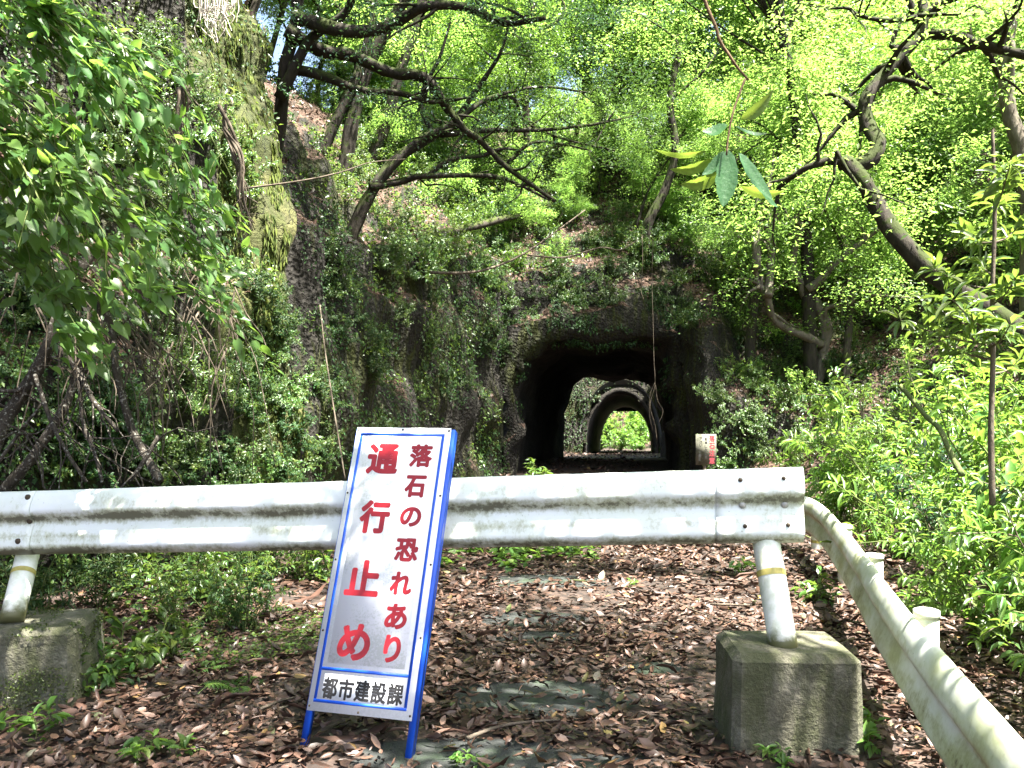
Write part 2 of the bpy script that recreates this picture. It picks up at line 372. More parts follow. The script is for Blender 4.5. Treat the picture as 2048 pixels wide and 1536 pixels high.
def littermat():
    m, nt, b = newmat("fallen_leaf"); g = N(nt, "ShaderNodeNewGeometry"); r = g.outputs["Random Per Island"]
    c = ramp(nt, r, [(0, (0.01768,0.00952,0.0068)), (.25, (0.03944,0.0204,0.0136)), (.5, (0.0646,0.03264,0.02244)), (.70, (0.0986,0.05304,0.03808)), (.86, (0.1496,0.0884,0.0646)), (.955, (0.0544,0.02856,0.01836)), (.97, (0.2448,0.1496,0.0544)), (.985, (0.0544,0.0884,0.0238)), (1, (0.2312,0.1904,0.1496))])
    tc = N(nt, "ShaderNodeTexCoord").outputs["Object"]
    nt.links.new(mix(nt, math_(nt, 'MULTIPLY', noise(nt, tc, 60, 3), .45), c, (.06,.035,.022)), b.inputs["Base Color"])
    b.inputs["Roughness"].default_value = .5; b.inputs["Specular IOR Level"].default_value = .5; return m
M['litter'] = littermat()

# ------------------------------------------------------------------ leaves
def _tpl(v, f): return np.array(v, float), [np.array(q) for q in f]
TPL = {
    'simple': _tpl([(0,0,0), (.45,.5,.10), (1,0,-.08), (.45,-.5,.10)], [[[0,2,1],[0,3,2]]]),
    'lance': _tpl([(0,0,0), (.28,.46,.10), (.68,.40,.05), (1,0,-.22), (.68,-.40,.05), (.28,-.46,.10), (.5,0,0)],
                  [[[0,6,2,1],[0,5,4,6]], [[6,3,2],[6,4,3]]]),
    'heart': _tpl([(0,0,0), (-.12,.26,.05), (.10,.50,.08), (.42,.46,.05), (.74,.2,-.04), (1,0,-.14), (.74,-.2,-.04), (.42,-.46,.05), (.10,-.5,.08), (-.12,-.26,.05), (.45,0,-.02)],
                  [[[0,10,2,1],[10,4,3,2],[0,9,8,10],[10,8,7,6]], [[10,5,4],[10,6,5]]]),
    'litter': _tpl([(0,0,.10), (.26,.42,.16), (.66,.40,.20), (1,0,.30), (.66,-.40,.22), (.26,-.42,.10), (.48,0,0)],
                   [[[0,6,2,1],[0,5,4,6]], [[6,3,2],[6,4,3]]]),
}
def unit(a): return a / (np.linalg.norm(a, axis=-1, keepdims=True) + 1e-9)
def leaves(mb, C, D, Nn, L, W, tpl='simple', curl=None):
    C = np.asarray(C, float); n = len(C); D = unit(np.asarray(D, float)); Nn = np.asarray(Nn, float)
    Nn = unit(Nn - D * np.sum(Nn * D, 1, keepdims=True)); S = np.cross(Nn, D)
    T, Fs = TPL[tpl]; L = np.broadcast_to(L, (n,)); W = np.broadcast_to(W, (n,)); cz = np.ones(n) if curl is None else curl
    V = C[:, None] + (L[:, None] * T[None, :, 0])[..., None] * D[:, None] + (W[:, None] * T[None, :, 1])[..., None] * S[:, None] \
        + (L[:, None] * cz[:, None] * T[None, :, 2])[..., None] * Nn[:, None]
    off = (np.arange(n) * len(T))[:, None, None]
    mb.add(V.reshape(-1, 3), [(f[None] + off).reshape(-1, f.shape[1]) for f in Fs])

def rdir(n, up=0.0):
    d = RNG.normal(size=(n, 3)); d[:, 2] += up; return unit(d)

def cloud_leaves(mb, centers, per, sig, L, W, tpl='simple', droop=-.3, flatn=.45):
    """sprays of leaves round the given centres; the leaves of a spray face much the same way."""
    m = len(centers); C = np.repeat(np.asarray(centers, float), per, axis=0); n = len(C)
    tilt = np.repeat(RNG.normal(size=(m, 3)) * .42, per, axis=0); sz = np.repeat(RNG.uniform(.7, 1.3, m), per)
    q = RNG.normal(size=(n, 3)) * (np.array([sig, sig, sig * flatn]) * sz[:, None]); q[:, 2] -= (q[:, 0] * tilt[:, 0] + q[:, 1] * tilt[:, 1]) * .9; C = C + q
    D = rdir(n); D[:, 2] = D[:, 2] * .45 + droop; D[:, :2] += q[:, :2] / sig * .5
    Nn = RNG.normal(size=(n, 3)) * .33 + tilt + np.array([0, 0, 1.0])
    l = L * RNG.uniform(.5, 1.35, n); leaves(mb, C, D, Nn, l, l * (W / L) * RNG.uniform(.8, 1.2, n), tpl)

def walk(p, d, length, steps, crook, up=0.0):
    pts = [np.array(p, float)]; d = np.array(d, float); d /= np.linalg.norm(d)
    for i in range(steps):
        d = d + RNG.normal(size=3) * crook + np.array([0, 0, up]); d /= np.linalg.norm(d)
        pts.append(pts[-1] + d * length / steps)
    return np.array(pts)

def gen_tree(name, seed, H, r, leaf, nleaf_per=110, mat='leaf_bright', bark='bark', lean=.15, start=.3, spread=1.0, nl=11, leafw=.45):
    global RNG
    RNG = np.random.default_rng(seed)
    root = empty(name); tm = MB(); cm = MB(); cents = []
    tr = walk((0, 0, -.4), (RNG.normal() * lean, RNG.normal() * lean, 1), H, 10, .11, .10)
    tm.tube(smooth_path(tr, 3), (r, r * .25), 8, bump=.04)
    for i in range(nl):
        t = start + (1 - start) * (i + RNG.uniform(0, .8)) / nl
        k = t * 10; a = int(min(9, k)); p = tr[a] * (1 - (k - a)) + tr[min(10, a + 1)] * (k - a)
        th = i * 2.4 + RNG.normal() * .4; ln = H * .33 * spread * (1.15 - .6 * t) * RNG.uniform(.7, 1.2)
        lb = walk(p, (math.cos(th), math.sin(th), .35 + .5 * t), ln, 6, .22, .05)
        tm.tube(smooth_path(lb, 2), (r * .42 * (1.2 - t * .6), r * .08), 5, cap=False)
        for j in range(2, 7):
            cents.append(lb[j])
            for _ in range(2):
                d = lb[j] - lb[j-1]; d = d / np.linalg.norm(d) + RNG.normal(size=3) * .7
                tw = walk(lb[j], d, ln * .38, 3, .25); tm.tube(tw, (r * .10, r * .03), 3, cap=False); cents += [tw[-1], tw[-2]]
    cloud_leaves(cm, np.array(cents), max(4, int(nleaf_per * 11 / nl)), H * .029, leaf, leaf * leafw)
    tm.build("trunk", M[bark], root, True); cm.build("crown", M[mat], root)
    return root

def gen_shrub(name, seed, nst, H, spread, L, W, per, mat='leaf_mid', tpl='lance', stem='stem_green', droop=-.2, up=.06, whorl=False, r=.009):
    global RNG
    RNG = np.random.default_rng(seed)
    root = empty(name); sm = MB(); lm = MB(); C = []; D = []; Nn = []
    for i in range(nst):
        th = RNG.uniform(0, 6.28); a = RNG.uniform(.2, 1) * spread
        st = walk((RNG.normal() * .06 * spread, RNG.normal() * .06 * spread, -.05), (math.cos(th) * a, math.sin(th) * a, 1), H * RNG.uniform(.6, 1.1), 7, .14, up)
        sm.tube(smooth_path(st, 2), (r * H ** .5, r * .35), 5, cap=False)
        br = [st]
        for j in range(2, 7):
            if RNG.random() < .75:
                d = st[j] - st[j-1]; d = d / np.linalg.norm(d) + RNG.normal(size=3) * .75; b = walk(st[j], d, H * .33, 4, .2, -.02); br.append(b)
                sm.tube(b, (r * .6, r * .25), 4, cap=False)
        for b in br:
            n = len(b); tot = per if b is st else int(per * .7)
            for q in range(tot):
                t = (n - 1) * (1 - RNG.random() ** (2.6 if whorl else 1.2) * .9); k = int(min(n - 2, t)); p = b[k] + (b[k+1] - b[k]) * (t - k)
                ax = unit(b[k+1] - b[k]); d = unit(np.cross(ax, RNG.normal(size=3))) + ax * RNG.uniform(.1, .8); d[2] += droop
                C.append(p + d * .01); D.append(d); Nn.append(RNG.normal(size=3) * .3 + np.array([0, 0, 1.]))
    n = len(C); l = L * RNG.uniform(.55, 1.25, n)
    leaves(lm, C, D, Nn, l, l * W / L * RNG.uniform(.8, 1.15, n), tpl)
    sm.build("stem", M[stem], root, True); lm.build("foliage", M[mat], root)
    return root

# ------------------------------------------------------------------ terrain
def ax(y): return 1.9 + .153 * (y - 18.8)            # centre line of the road and the tunnels
def ground_z(x, y):
    x = np.asarray(x, float); y = np.asarray(y, float)
    z = -np.clip(y - 24, 0, None) * .042
    z = z - .13 * np.clip((-1.2 - x) / 1.6, 0, 1) * np.clip((9 - y) / 4, 0, 1)
    z = z + .03 * fbm(np.stack([x * .6, y * .6, x * 0], -1), 3, 3)
    d = np.abs(x - ax(y)) ; z = z + np.where(x > ax(y), 1, 1) * .05 * np.clip(d - 1.6, 0, 3)
    return z
def grid_xy(xs, ys):
    X, Y = np.meshgrid(xs, ys); return X, Y
def grid_faces(nx, ny):
    i = np.arange(ny - 1)[:, None] * nx; j = np.arange(nx - 1)[None]
    return np.stack([i + j, i + j + 1, i + nx + j + 1, i + nx + j], -1).reshape(-1, 4)
xs = np.concatenate([np.linspace(-250, -12, 16)[:-1], np.linspace(-12, 16, 141), np.linspace(16, 250, 16)[1:]])
ys = np.concatenate([np.linspace(-60, -4, 10)[:-1], np.linspace(-4, 24, 141), np.linspace(24, 80, 60)[1:], np.linspace(80, 300, 14)[1:]])
X, Y = grid_xy(xs, ys); Z = np.where(Y < 90, ground_z(X, Y), ground_z(X, 90 + 0 * Y))
np_mesh("ground", np.stack([X, Y, Z], -1).reshape(-1, 3), [grid_faces(len(xs), len(ys))], M['soil'], smooth=True)["kind"] = "structure"
ts = np.linspace(-2.0, 2.0, 27); ys2 = np.linspace(-4, 75, 260)
T_, Y2 = grid_xy(ts, ys2); X2 = ax(Y2) + T_
np_mesh("road", np.stack([X2, Y2, ground_z(X2, Y2) + .012], -1).reshape(-1, 3), [grid_faces(len(ts), len(ys2))], M['road'], smooth=True)["kind"] = "structure"

def arch_r(th, hw, h):           # superellipse arch, th 0..pi from right to left
    n = 3.2; c, s = np.cos(th), np.sin(th)
    return hw * np.sign(c) * np.abs(c) ** (2 / n), h * np.abs(s) ** (2 / n)

def seg_interp(K, sub):
    out = []
    for i in range(len(K) - 1):
        for t in range(sub[i]): out.append((i, t / sub[i]))
    out.append((len(K) - 2, 1.0)); return out
CL = [(0,-1),(.2,1.5),(.8,4),(1.5,7),(3,9.5),(8,13),(14,16),(22,19),(40,24)]
RG = [(0,-1),(.3,1.5),(1.15,3.7),(1.9,6),(2.9,8.6),(7,12),(13,15),(20,18),(40,24)]
SC = [   # base xy, uphill direction, profile of (offset, height)
    ((-12,-6), (-1,.1), CL), ((-7.4,.5), (-1,.3), CL), ((-5.6,3.6), (-.9,.45), CL), ((-4.3,5.7), (-.75,.65), CL), ((-2.9,7.5), (-.7,.7), RG), ((-1.95,8.7), (-.6,.8), RG),
    ((-2.75,9.9), (-.8,.6), [(0,-1),(.15,1.5),(.5,3.5),(1.0,5),(2.2,6.8),(6,10),(11,13),(18,16),(34,22)]),
    ((-2.3,11.5), (-.95,.3), [(0,-1),(.1,1.5),(.3,3.3),(.7,4.5),(1.8,5.8),(5,8.5),(10,12),(17,15),(30,20)]),
    ((-1.25,15), (-.85,.5), [(0,-1),(.1,1.5),(.3,3.2),(.7,4.5),(2.0,5.8),(5,8.2),(9,10.5),(15,13),(28,17)]),
    ((-.45,17.9), (-.4,.9), [(0,-1),(.1,1.6),(.25,3.4),(.5,4.7),(2.3,6.2),(5.6,8.6),(8.6,10),(12,10.5),(20,11)]),
    ((-.15,18.8), (0,1), [(0,-1),(.05,1.7),(.12,3.5),(.4,4.8),(2.3,6.2),(5.6,8.7),(8.4,10),(10.8,9.2),(12.3,-2)]),
    ((3.75,18.8), (0,1), [(0,-1),(.05,1.7),(.12,3.5),(.4,4.6),(2.3,6.2),(5.6,8.9),(8.4,10),(10.8,9.2),(12.3,-2)]),
    ((3.95,17.0), (.3,1), [(0,-1),(.06,1.2),(.15,2.6),(1.4,3.8),(4,5.4),(7.4,8.6),(10.2,10),(12.6,9.2),(15.5,-2)]),
    ((4.7,16.2), (.15,1), [(0,-1),(.6,.9),(1.3,1.8),(3,3.2),(5.4,5.2),(9,8.4),(12.5,10),(15,11),(20,12)]),
    ((7.5,14.6), (.3,1), [(0,-1),(1.2,.9),(2.6,2.0),(4.5,3.6),(7,5.6),(11,8.6),(15,11),(21,14),(34,19)]),
    ((11,12.5), (.6,.8), [(0,-1),(1.3,.9),(3,2.0),(5,3.6),(8,5.8),(12,8.8),(17,12),(24,16),(40,22)]),
    ((15,8), (.9,.5), [(0,-1),(1.3,.9),(3,2.0),(5,3.6),(8,5.8),(12,8.8),(17,12),(24,16),(40,22)]),
    ((17,-4), (1,.1), [(0,-1),(1.3,.9),(3,2.0),(5,3.6),(8,5.8),(12,8.8),(17,12),(24,16),(40,22)]),
]
SUBT = [10, 12, 12, 12, 14, 12, 8, 8]; tt = seg_interp(CL, SUBT)
rows = []; sidx = []
for a in range(len(SC) - 1):
    (b0, d0, p0), (b1, d1, p1) = SC[a], SC[a + 1]
    n = max(4, int(math.hypot(b1[0] - b0[0], b1[1] - b0[1]) / .15)) if 2 <= a <= 13 else 14
    for k in range(n + (1 if a == len(SC) - 2 else 0)):
        t = k / n; bx = b0[0] + (b1[0] - b0[0]) * t; by = b0[1] + (b1[1] - b0[1]) * t
        dx = d0[0] + (d1[0] - d0[0]) * t; dy = d0[1] + (d1[1] - d0[1]) * t; l = math.hypot(dx, dy); dx /= l; dy /= l
        pr = [((1 - t) * q0[0] + t * q1[0], (1 - t) * q0[1] + t * q1[1]) for q0, q1 in zip(p0, p1)]
        row = []
        for i, f in tt:
            o = pr[i][0] + (pr[i+1][0] - pr[i][0]) * f; z = pr[i][1] + (pr[i+1][1] - pr[i][1]) * f
            row.append((bx + dx * o, by + dy * o, z))
        rows.append(row); sidx.append(a + t)
HV = np.array(rows); ns, ntt = HV.shape[:2]; sidx = np.array(sidx)
def grid_normals(G):
    du = np.gradient(G, axis=0); dv = np.gradient(G, axis=1); n = np.cross(dv, du); return unit(n)
HN = grid_normals(HV)
ruf = fbm(HV * .45, 4, 11) * .42 + fbm(HV * np.array([2.2, 2.2, .8]), 4, 5) * .16 - np.abs(fbm(HV * np.array([1.1, 1.1, .55]), 3, 8)) * .28
tnear = (np.abs(HV[..., 0] - ax(HV[..., 1])) < 3.2) & (HV[..., 1] > 18) & (HV[..., 2] < 4.4)
blk_ = vnoise(HV * np.array([.9, .9, 1.3]), 33) - .5; ruf = ruf + np.sign(blk_) * np.abs(blk_) ** .5 * .16
ledge = vnoise(HV * np.array([.35, .35, 1.9]) + 7, 35) - .5; ruf = ruf + np.tanh(ledge * 7) * .10
ruf = np.where(tnear, ruf * .5, ruf)
HV = HV + HN * ruf[..., None]
hf = grid_faces(ntt, ns)
FC = HV.reshape(-1, 3)[hf].mean(1)
g0 = np.clip(24 - FC[:, 1], None, 0) * .042
xr = np.abs(FC[:, 0] - ax(FC[:, 1])) / 1.86; zr = np.clip(FC[:, 2] - g0, 0, None) / 3.08
sc_h = np.where(FC[:, 1] > 25, 1.35, 1.12)
inside = ((xr / sc_h) ** 4.4 + (zr / sc_h) ** 4.4 < 1) & (FC[:, 1] > 17.9) & (FC[:, 1] < 34)
hf = hf[~inside]
hill = np_mesh("hillside", HV.reshape(-1, 3), [hf], [M['hill'], M['ridge_moss']], smooth=True); hill["kind"] = "structure"
# the moss-covered buttress edge is a patch of its own moss
hs = np.repeat(sidx[:-1, None], ntt - 1, 1).ravel()[~inside]; fz = FC[~inside][:, 2]
nm = vnoise(FC[~inside] * np.array([3.0, 3.0, .6]), 21)
hill.data.polygons.foreach_set("material_index", ((np.abs(hs - 4.78) < .10 + .55 * nm) & (fz < 9.5)).astype(np.int32))
BVH = BVHTree.FromPolygons([tuple(v) for v in HV.reshape(-1, 3)], [tuple(f) for f in hf])
def hill_z(x, y):
    h = BVH.ray_cast(Vector((x, y, 60)), Vector((0, 0, -1)))
    return h[0].z if h[0] is not None else float(ground_z(x, y))
def hit_px(u, v):
    d = (P(u, v, 1) - Vector((0, 0, CAMH))).normalized(); h = BVH.ray_cast(Vector((0, 0, CAMH)), d)
    return (h[0], h[1]) if h[0] is not None else (None, None)

# rough rock collar where the tunnel breaks through the face
th = np.linspace(0, np.pi, 97); RM = []
for rr, yy in ((.99, .55), (.985, .2), (1.0, -.02), (1.03, -.10), (1.09, -.14), (1.17, -.10), (1.27, .06), (1.34, .4)):
    c, s_ = np.cos(th), np.sin(th); RM.append(np.stack([1.9 + 1.86 * rr * np.sign(c) * np.abs(c) ** (2 / 4.6), 18.75 + yy + 0 * th, 3.05 * rr * np.abs(s_) ** (2 / 4.6) - .06], -1))
RM = np.array(RM); bk = vnoise(RM * np.array([1.1, 1.1, 2.0]) + 3, 63) - .5; bk2 = vnoise(RM * np.array([2.6, 2.6, 4.5]), 64) - .5
RM = RM + (unit(RM - np.array([1.9, 19.3, 1.3])) * (fbm(RM * np.array([.9, .9, 2.2]), 4, 61) * .42 - np.abs(fbm(RM * np.array([2., 2., 4.]), 3, 62)) * .2 + np.sign(bk) * np.abs(bk) ** .4 * .22 + np.sign(bk2) * np.abs(bk2) ** .4 * .09 + .03)[..., None])
# second hill (Y 44..61) pierced by the second tunnel, third hill behind
def hill_strip(name, y0, y1, prof, hole, seed):
    xs = np.linspace(-70, 90, 161) if not hole else np.concatenate([np.linspace(-70, -2, 30)[:-1], np.linspace(-2, 16, 73), np.linspace(16, 90, 30)[1:]])
    tt = seg_interp(prof, [10] * (len(prof) - 1)); G = []
    for x in xs:
        G.append([(x, prof[i][0] + (prof[i+1][0] - prof[i][0]) * f, prof[i][1] + (prof[i+1][1] - prof[i][1]) * f) for i, f in tt])
    G = np.array(G); G = G + grid_normals(G) * (fbm(G * .25, 4, seed) * .7)[..., None]
    f = grid_faces(G.shape[1], G.shape[0]); c = G.reshape(-1, 3)[f].mean(1)
    if hole:
        g0 = -np.clip(c[:, 1] - 24, 0, None) * .042
        f = f[~(((np.abs(c[:, 0] - ax(c[:, 1])) / 1.95) ** 2.4 + (np.clip(c[:, 2] - g0, 0, None) / 3.4) ** 2.4 < 1) & (c[:, 1] < 63))]
    o = np_mesh(name, G.reshape(-1, 3), [f], M['hill'], smooth=True); o["kind"] = "structure"; return G, f
GB, fB = hill_strip("hill", 44, 61, [(44,-3), (44.4,2.5), (45.2,6), (49,9.5), (55,12.5), (58.5,12.5), (61.2,5), (61.5,-4)], True, 31)
GC, fC = hill_strip("mountain", 80, 150, [(84,-4), (90,5), (100,16), (112,30), (130,45), (150,52)], False, 41)
BVHB = BVHTree.FromPolygons([tuple(v) for v in GB.reshape(-1, 3)], [tuple(f) for f in fB])

# ------------------------------------------------------------------ tunnels
def tunnel(name, y0, y1, hw, h, rough, mat, expo, n, label, cat):
    root = tag(empty(name, (ax(y0), y0, 0)), label, cat)
    th = np.linspace(0, np.pi, 49); Ys = np.linspace(y0, y1, n); R = []
    for k, y in enumerate(Ys):
        fl = 1.22 if k == 0 else (1.6 if k == n - 1 else 1.0)
        c, s = np.cos(th), np.sin(th); zx = hw * np.sign(c) * np.abs(c) ** (2 / expo) * fl; zz = h * np.abs(s) ** (2 / expo) * fl
        g = -max(0, y - 24) * .042
        R.append(np.stack([ax(y) + zx - ax(y0), np.full(49, y - y0), g - .15 * (th * 0 + 1) + zz + .15 * np.abs(s) ** .2], -1))
    R = np.array(R); ctr = np.stack([np.array([ax(y) - ax(y0), y - y0, 1.0]) for y in Ys])[:, None]
    nrm = unit((R - ctr) * np.array([1, 0, 1])); d = fbm(R * np.array([1.1, .8, 1.1]) + y0, 4, 17) * rough - np.abs(fbm(R * .6 + y0, 3, 5)) * rough * .6
    d[0] = 0; d[-1] = 0; R = R + nrm * d[..., None]
    np_mesh("lining", R.reshape(-1, 3), [grid_faces(49, n)], mat, root, smooth=True); return root
t1 = tunnel("rock_tunnel", 18.95, 31.2, 1.9, 3.02, .30, M['tunnel'], 4.2, 70, "rough hewn rock tunnel opening in the dark cliff behind the white barrier", "tunnel")
np_mesh("rim", RM.reshape(-1, 3) - np.array([ax(18.95), 18.95, 0]), [grid_faces(97, 8)], M['hill'], t1)
t2 = tunnel("concrete_tunnel", 44.3, 61.3, 1.86, 3.25, .03, flat("tunnel_concrete", (.09,.092,.09), .9, 0, .4, 1.2), 2.2, 30, "smooth arched tunnel seen through the first tunnel, daylight at its end", "tunnel")
th = np.linspace(0, np.pi, 61); PV = []
for rr, y in ((1.0, .6), (1.0, .1), (1.01, .02), (1.05, .02), (1.08, .08), (1.12, .4)): PV.append(np.stack([1.86 * rr * np.cos(th), 0 * th + y, 3.3 * rr * np.abs(np.sin(th)) ** .85 - .9], -1))
PV = np.array(PV); PV = PV + unit(PV * np.array([1, 0, 1]) + 1e-4) * (fbm(PV * 1.6, 3, 70) * .10)[..., None]
np_mesh("portal_ring", PV.reshape(-1, 3), [grid_faces(61, 6)], M['tunnel'], t2, smooth=True)

# ------------------------------------------------------------------ guardrails
def wprofile():   # (depth towards the road, height) front face of a W beam, bottom to top
    return np.array([(.0,.0),(.012,.004),(.038,.030),(.046,.042),(.050,.054),(.047,.068),(.040,.095),(.022,.145),(.012,.166),(.009,.176),(.012,.186),(.036,.216),(.045,.228),(.050,.241),(.048,.255),(.040,.280),(.024,.316),(.014,.332),(.002,.344),(-.010,.350)])
def sweep_beam(name, path, up, mat, parent, dent=0.0, thick=.006):
    """path: points at the beam's bottom, front is to the right of the travel direction turned -90."""
    pr = wprofile(); path = np.asarray(path, float); T = unit(np.gradient(path, axis=0)); Fd = unit(np.cross(T, np.array([0, 0, 1.0])))
    up = np.asarray(up, float); V = []; UV = []
    dn = fbm(path * 1.6, 3, 55) * dent
    for s, side in ((0, 0), (1, -thick)):
        for i in range(len(path)):
            hh = pr[:, 1] / .35
            q = path[i] + Fd[i] * (pr[:, 0] + side + dn[i] * .4)[:, None] + up * (pr[:, 1] + dn[i] * np.clip(hh - .8, 0, 1) * 3 * .35)[:, None]
            V.append(q); UV.append(hh)
    n, m = len(path), len(pr); V = np.concatenate(V); uvz = np.concatenate(UV)
    a = grid_faces(m, n); b = a[:, ::-1] + n * m
    e = []
    for i in range(n - 1):
        for j, fl in ((0, 0), (m - 1, 1)):
            x0, x1 = i * m + j, (i + 1) * m + j; q = [x0, x1, x1 + n * m, x0 + n * m]; e.append(q[::-1] if fl else q)
    for j in range(m - 1):
        for i, fl in ((0, 1), (n - 1, 0)):
            x0, x1 = i * m + j, i * m + j + 1; q = [x0, x1, x1 + n * m, x0 + n * m]; e.append(q[::-1] if fl else q)
    o = np_mesh(name, V, [np.concatenate([a, b, np.array(e)])], mat, parent, smooth=True)
    uv = o.data.uv_layers.new(name="UVMap"); li = np.zeros(len(o.data.loops), dtype=np.int32); o.data.loops.foreach_get("vertex_index", li)
    uv.data.foreach_set("uv", np.stack([uvz[li] * 0, uvz[li]], -1).ravel().astype(np.float32)); return o

bar = tag(empty("guardrail_barrier", (0, 4.1, 0)), "white steel guardrail beam on two posts blocking the road, grimy and dented", "guardrail")
off = Vector((0, -4.1, 0))
ra = P(-60, 1111, 4.64) + off; rb = P(1590, 1085, 3.86) + off
path = np.array([np.array(ra) + (np.array(rb) - np.array(ra)) * t for t in np.linspace(0, 1, 120)])
sweep_beam("beam", path, (0, 0, 1), M['beam'], bar, dent=.012)
# lap plate at both ends
d_ = (np.array(rb) - np.array(ra)); d_ /= np.linalg.norm(d_); fr = np.cross(d_, [0, 0, 1]); fr /= np.linalg.norm(fr)
def lap(t0, t1, nm, shift=.007):
    p0 = np.array(ra) + d_ * t0 + fr * shift; p1 = np.array(ra) + d_ * t1 + fr * shift
    sweep_beam(nm, np.array([p0 + (p1 - p0) * t for t in np.linspace(0, 1, 12)]), (0, 0, 1), M['beam'], bar)
Lr = np.linalg.norm(np.array(rb) - np.array(ra)); lap(Lr - .36, Lr + .035, "end_plate"); lap(-.05, .42, "end_plate")
def bolt(px, mat, rr=.014, name="bolt"):
    u, v = px; t = (u - (-60)) / 1650; Yc = 4.64 + (3.86 - 4.64) * t
    # put it on the beam's front at the height the photo shows
    p0 = np.array(ra) + d_ * ((P(u, v, Yc).x - ra.x) / d_[0]); z = P(u, v, Yc - .05).z - p0[2]
    pr = wprofile(); dd = np.interp(z, pr[:, 1], pr[:, 0]); c = p0 + np.array([0, 0, z]) + fr * (dd + .006)
    mb = MB(); mb.tube(np.array([c - fr * .004, c + fr * .006, c + fr * .012]), (rr, rr, rr * .55), 10); return mb.build(name, mat, bar, True)
for px in [(1478,960),(1565,957),(1487,1052),(1573,1050)]: bolt(px, M['hole'], .010)
for px in [(1483,1011),(1568,1011)]: bolt(px, M['bolt'], .017)
for px in [(66,995),(67,1043),(52,1082)]: bolt(px, M['hole'], .016)  # empty bolt holes: dark discs with the holes' shade put in the colour
def post(parent, base, top, r, bandt=None, cap=False, base_local=True):
    p = empty("post", base); p.parent = parent
    v = Vector(top) - Vector(base); mb = MB(); pts = np.array([np.array(v) * t for t in np.linspace(-.03, 1, 12)])
    mb.tube(pts, r, 24); o = mb.build("post", M['post'], parent, True); o.location = base; bpy.data.objects.remove(p)
    u = np.array(v.normalized())
    if bandt:
        mb = MB(); mb.tube(np.array([np.array(v) * bandt - u * .014, np.array(v) * bandt + u * .014]), r + .0025, 24, False); mb.build("band", M['band'], o, True)
    if cap:
        mb = MB(); e = np.array(v); mb.tube(np.array([e - u * .03, e + u * .003, e + u * .008]), (r + .004, r + .004, r * .85), 24); mb.build("cap", M['post'], o, True)
    return o
pb = P(1568, 1300, 3.70) + off; ptp = P(1528, 1060, 3.93) + off
post(bar, pb, ptp, .063, .62)
pb2 = P(24, 1240, 4.42) + off; pt2 = P(60, 1090, 4.72) + off
post(bar, pb2, pt2, .06, .6)

side = tag(empty("side_guardrail", (1.9, 4.3, 0)), "curving roadside guardrail with capped posts along the right edge of the road", "guardrail")
so_ = np.array([1.9, 4.3, 0])
sp_ = smooth_path([np.array(p) - so_ for p in [(2.95,10.5,.27),(2.98,8.6,.27),(2.84,7.6,.27),(2.45,6.1,.26),(2.14,5.0,.25),(1.90,4.2,.25),(1.62,3.2,.25),(1.36,2.19,.25),(1.12,1.3,.25),(.95,.6,.25),(.7,-.6,.25)]], 10)
sweep_beam("beam", sp_, (0, 0, 1), M['beam_side'], side, dent=.01)
for (x, y) in [(3.10,9.9),(3.04,8.35),(2.72,6.85),(2.36,5.47),(1.94,3.94),(1.50,2.3)]:
    z0 = float(ground_z(x, y)); post(side, Vector((x + .03, y, z0 - .05)) - Vector(so_), Vector((x + .03, y, .545)) - Vector(so_), .055, .3, True)

# concrete blocks
def block(w_, d_2, h, loc, rz, label, taper=.010, cham=.032, seed=1):
    import bmesh
    bm = bmesh.new(); bmesh.ops.create_cube(bm, size=1)
    for v in bm.verts:
        t = taper if v.co.z > 0 else 0; v.co = Vector((v.co.x * (w_ - 2 * t), v.co.y * (d_2 - 2 * t), (v.co.z + .5) * h))
    bmesh.ops.bevel(bm, geom=bm.edges[:], offset=cham, segments=1, affect='EDGES', profile=.5)
    bmesh.ops.subdivide_edges(bm, edges=bm.edges[:], cuts=5, use_grid_fill=True)
    co = np.array([v.co[:] for v in bm.verts]); nn = fbm(co * 7 + seed, 4, seed) * .007 + fbm(co * 2.5 + seed, 2, seed) * .008
    bm.normal_update()
    for v, q in zip(bm.verts, nn): v.co += v.normal * q
    me = bpy.data.meshes.new("block"); bm.to_mesh(me); bm.free(); me.materials.append(M['concrete'])
    r = tag(empty("concrete_block", loc, rz), label, "concrete block")
    o = bpy.data.objects.new("block", me); COL.objects.link(o); o.parent = r
    return r
blk = block(.56, .46, .47, (1.235, 3.76, -.02), math.radians(-3), "weathered concrete block with chamfered edges holding the barrier's right post, dark stains on its front", seed=3)
mb = MB(); mb.tube(np.array([[.02,-.06,.440],[.02,-.06,.4535]]), (.085,.09), 18); mb.build("socket", flat("socket_dirt", (.03,.03,.018), .95, 0, .5, 30), blk, True)
blk2 = block(.62, .50, .52, (-2.62, 4.52, -.16), math.radians(8), "moss covered concrete block under the barrier's left post beside the bank", seed=9)
lm = MB(); n = 5200; C = np.stack([RNG.uniform(-.29,.29,n), RNG.uniform(-.23,.23,n), np.full(n,.521)], -1)
sd = RNG.random(n) < .5; C[sd, 0] = .292 + .01; C[sd, 2] = RNG.uniform(.15, .5, sd.sum()) ** 1.0
sf_ = RNG.random(n) < .3; C[sf_, 1] = -.252 - .008; C[sf_, 2] = RNG.uniform(.12, .5, sf_.sum()); C[sf_, 0] = RNG.uniform(-.28, .28, sf_.sum())
C = C[(fbm(C * 5, 3, 4) > -.08)]; leaves(lm, C, rdir(len(C)), rdir(len(C), .8), .014, .010)
lm.build("moss", leafmat("moss_tuft", [(.04,.06,.012), (.07,.10,.015)], (.15,.2,.03), .2), blk2)

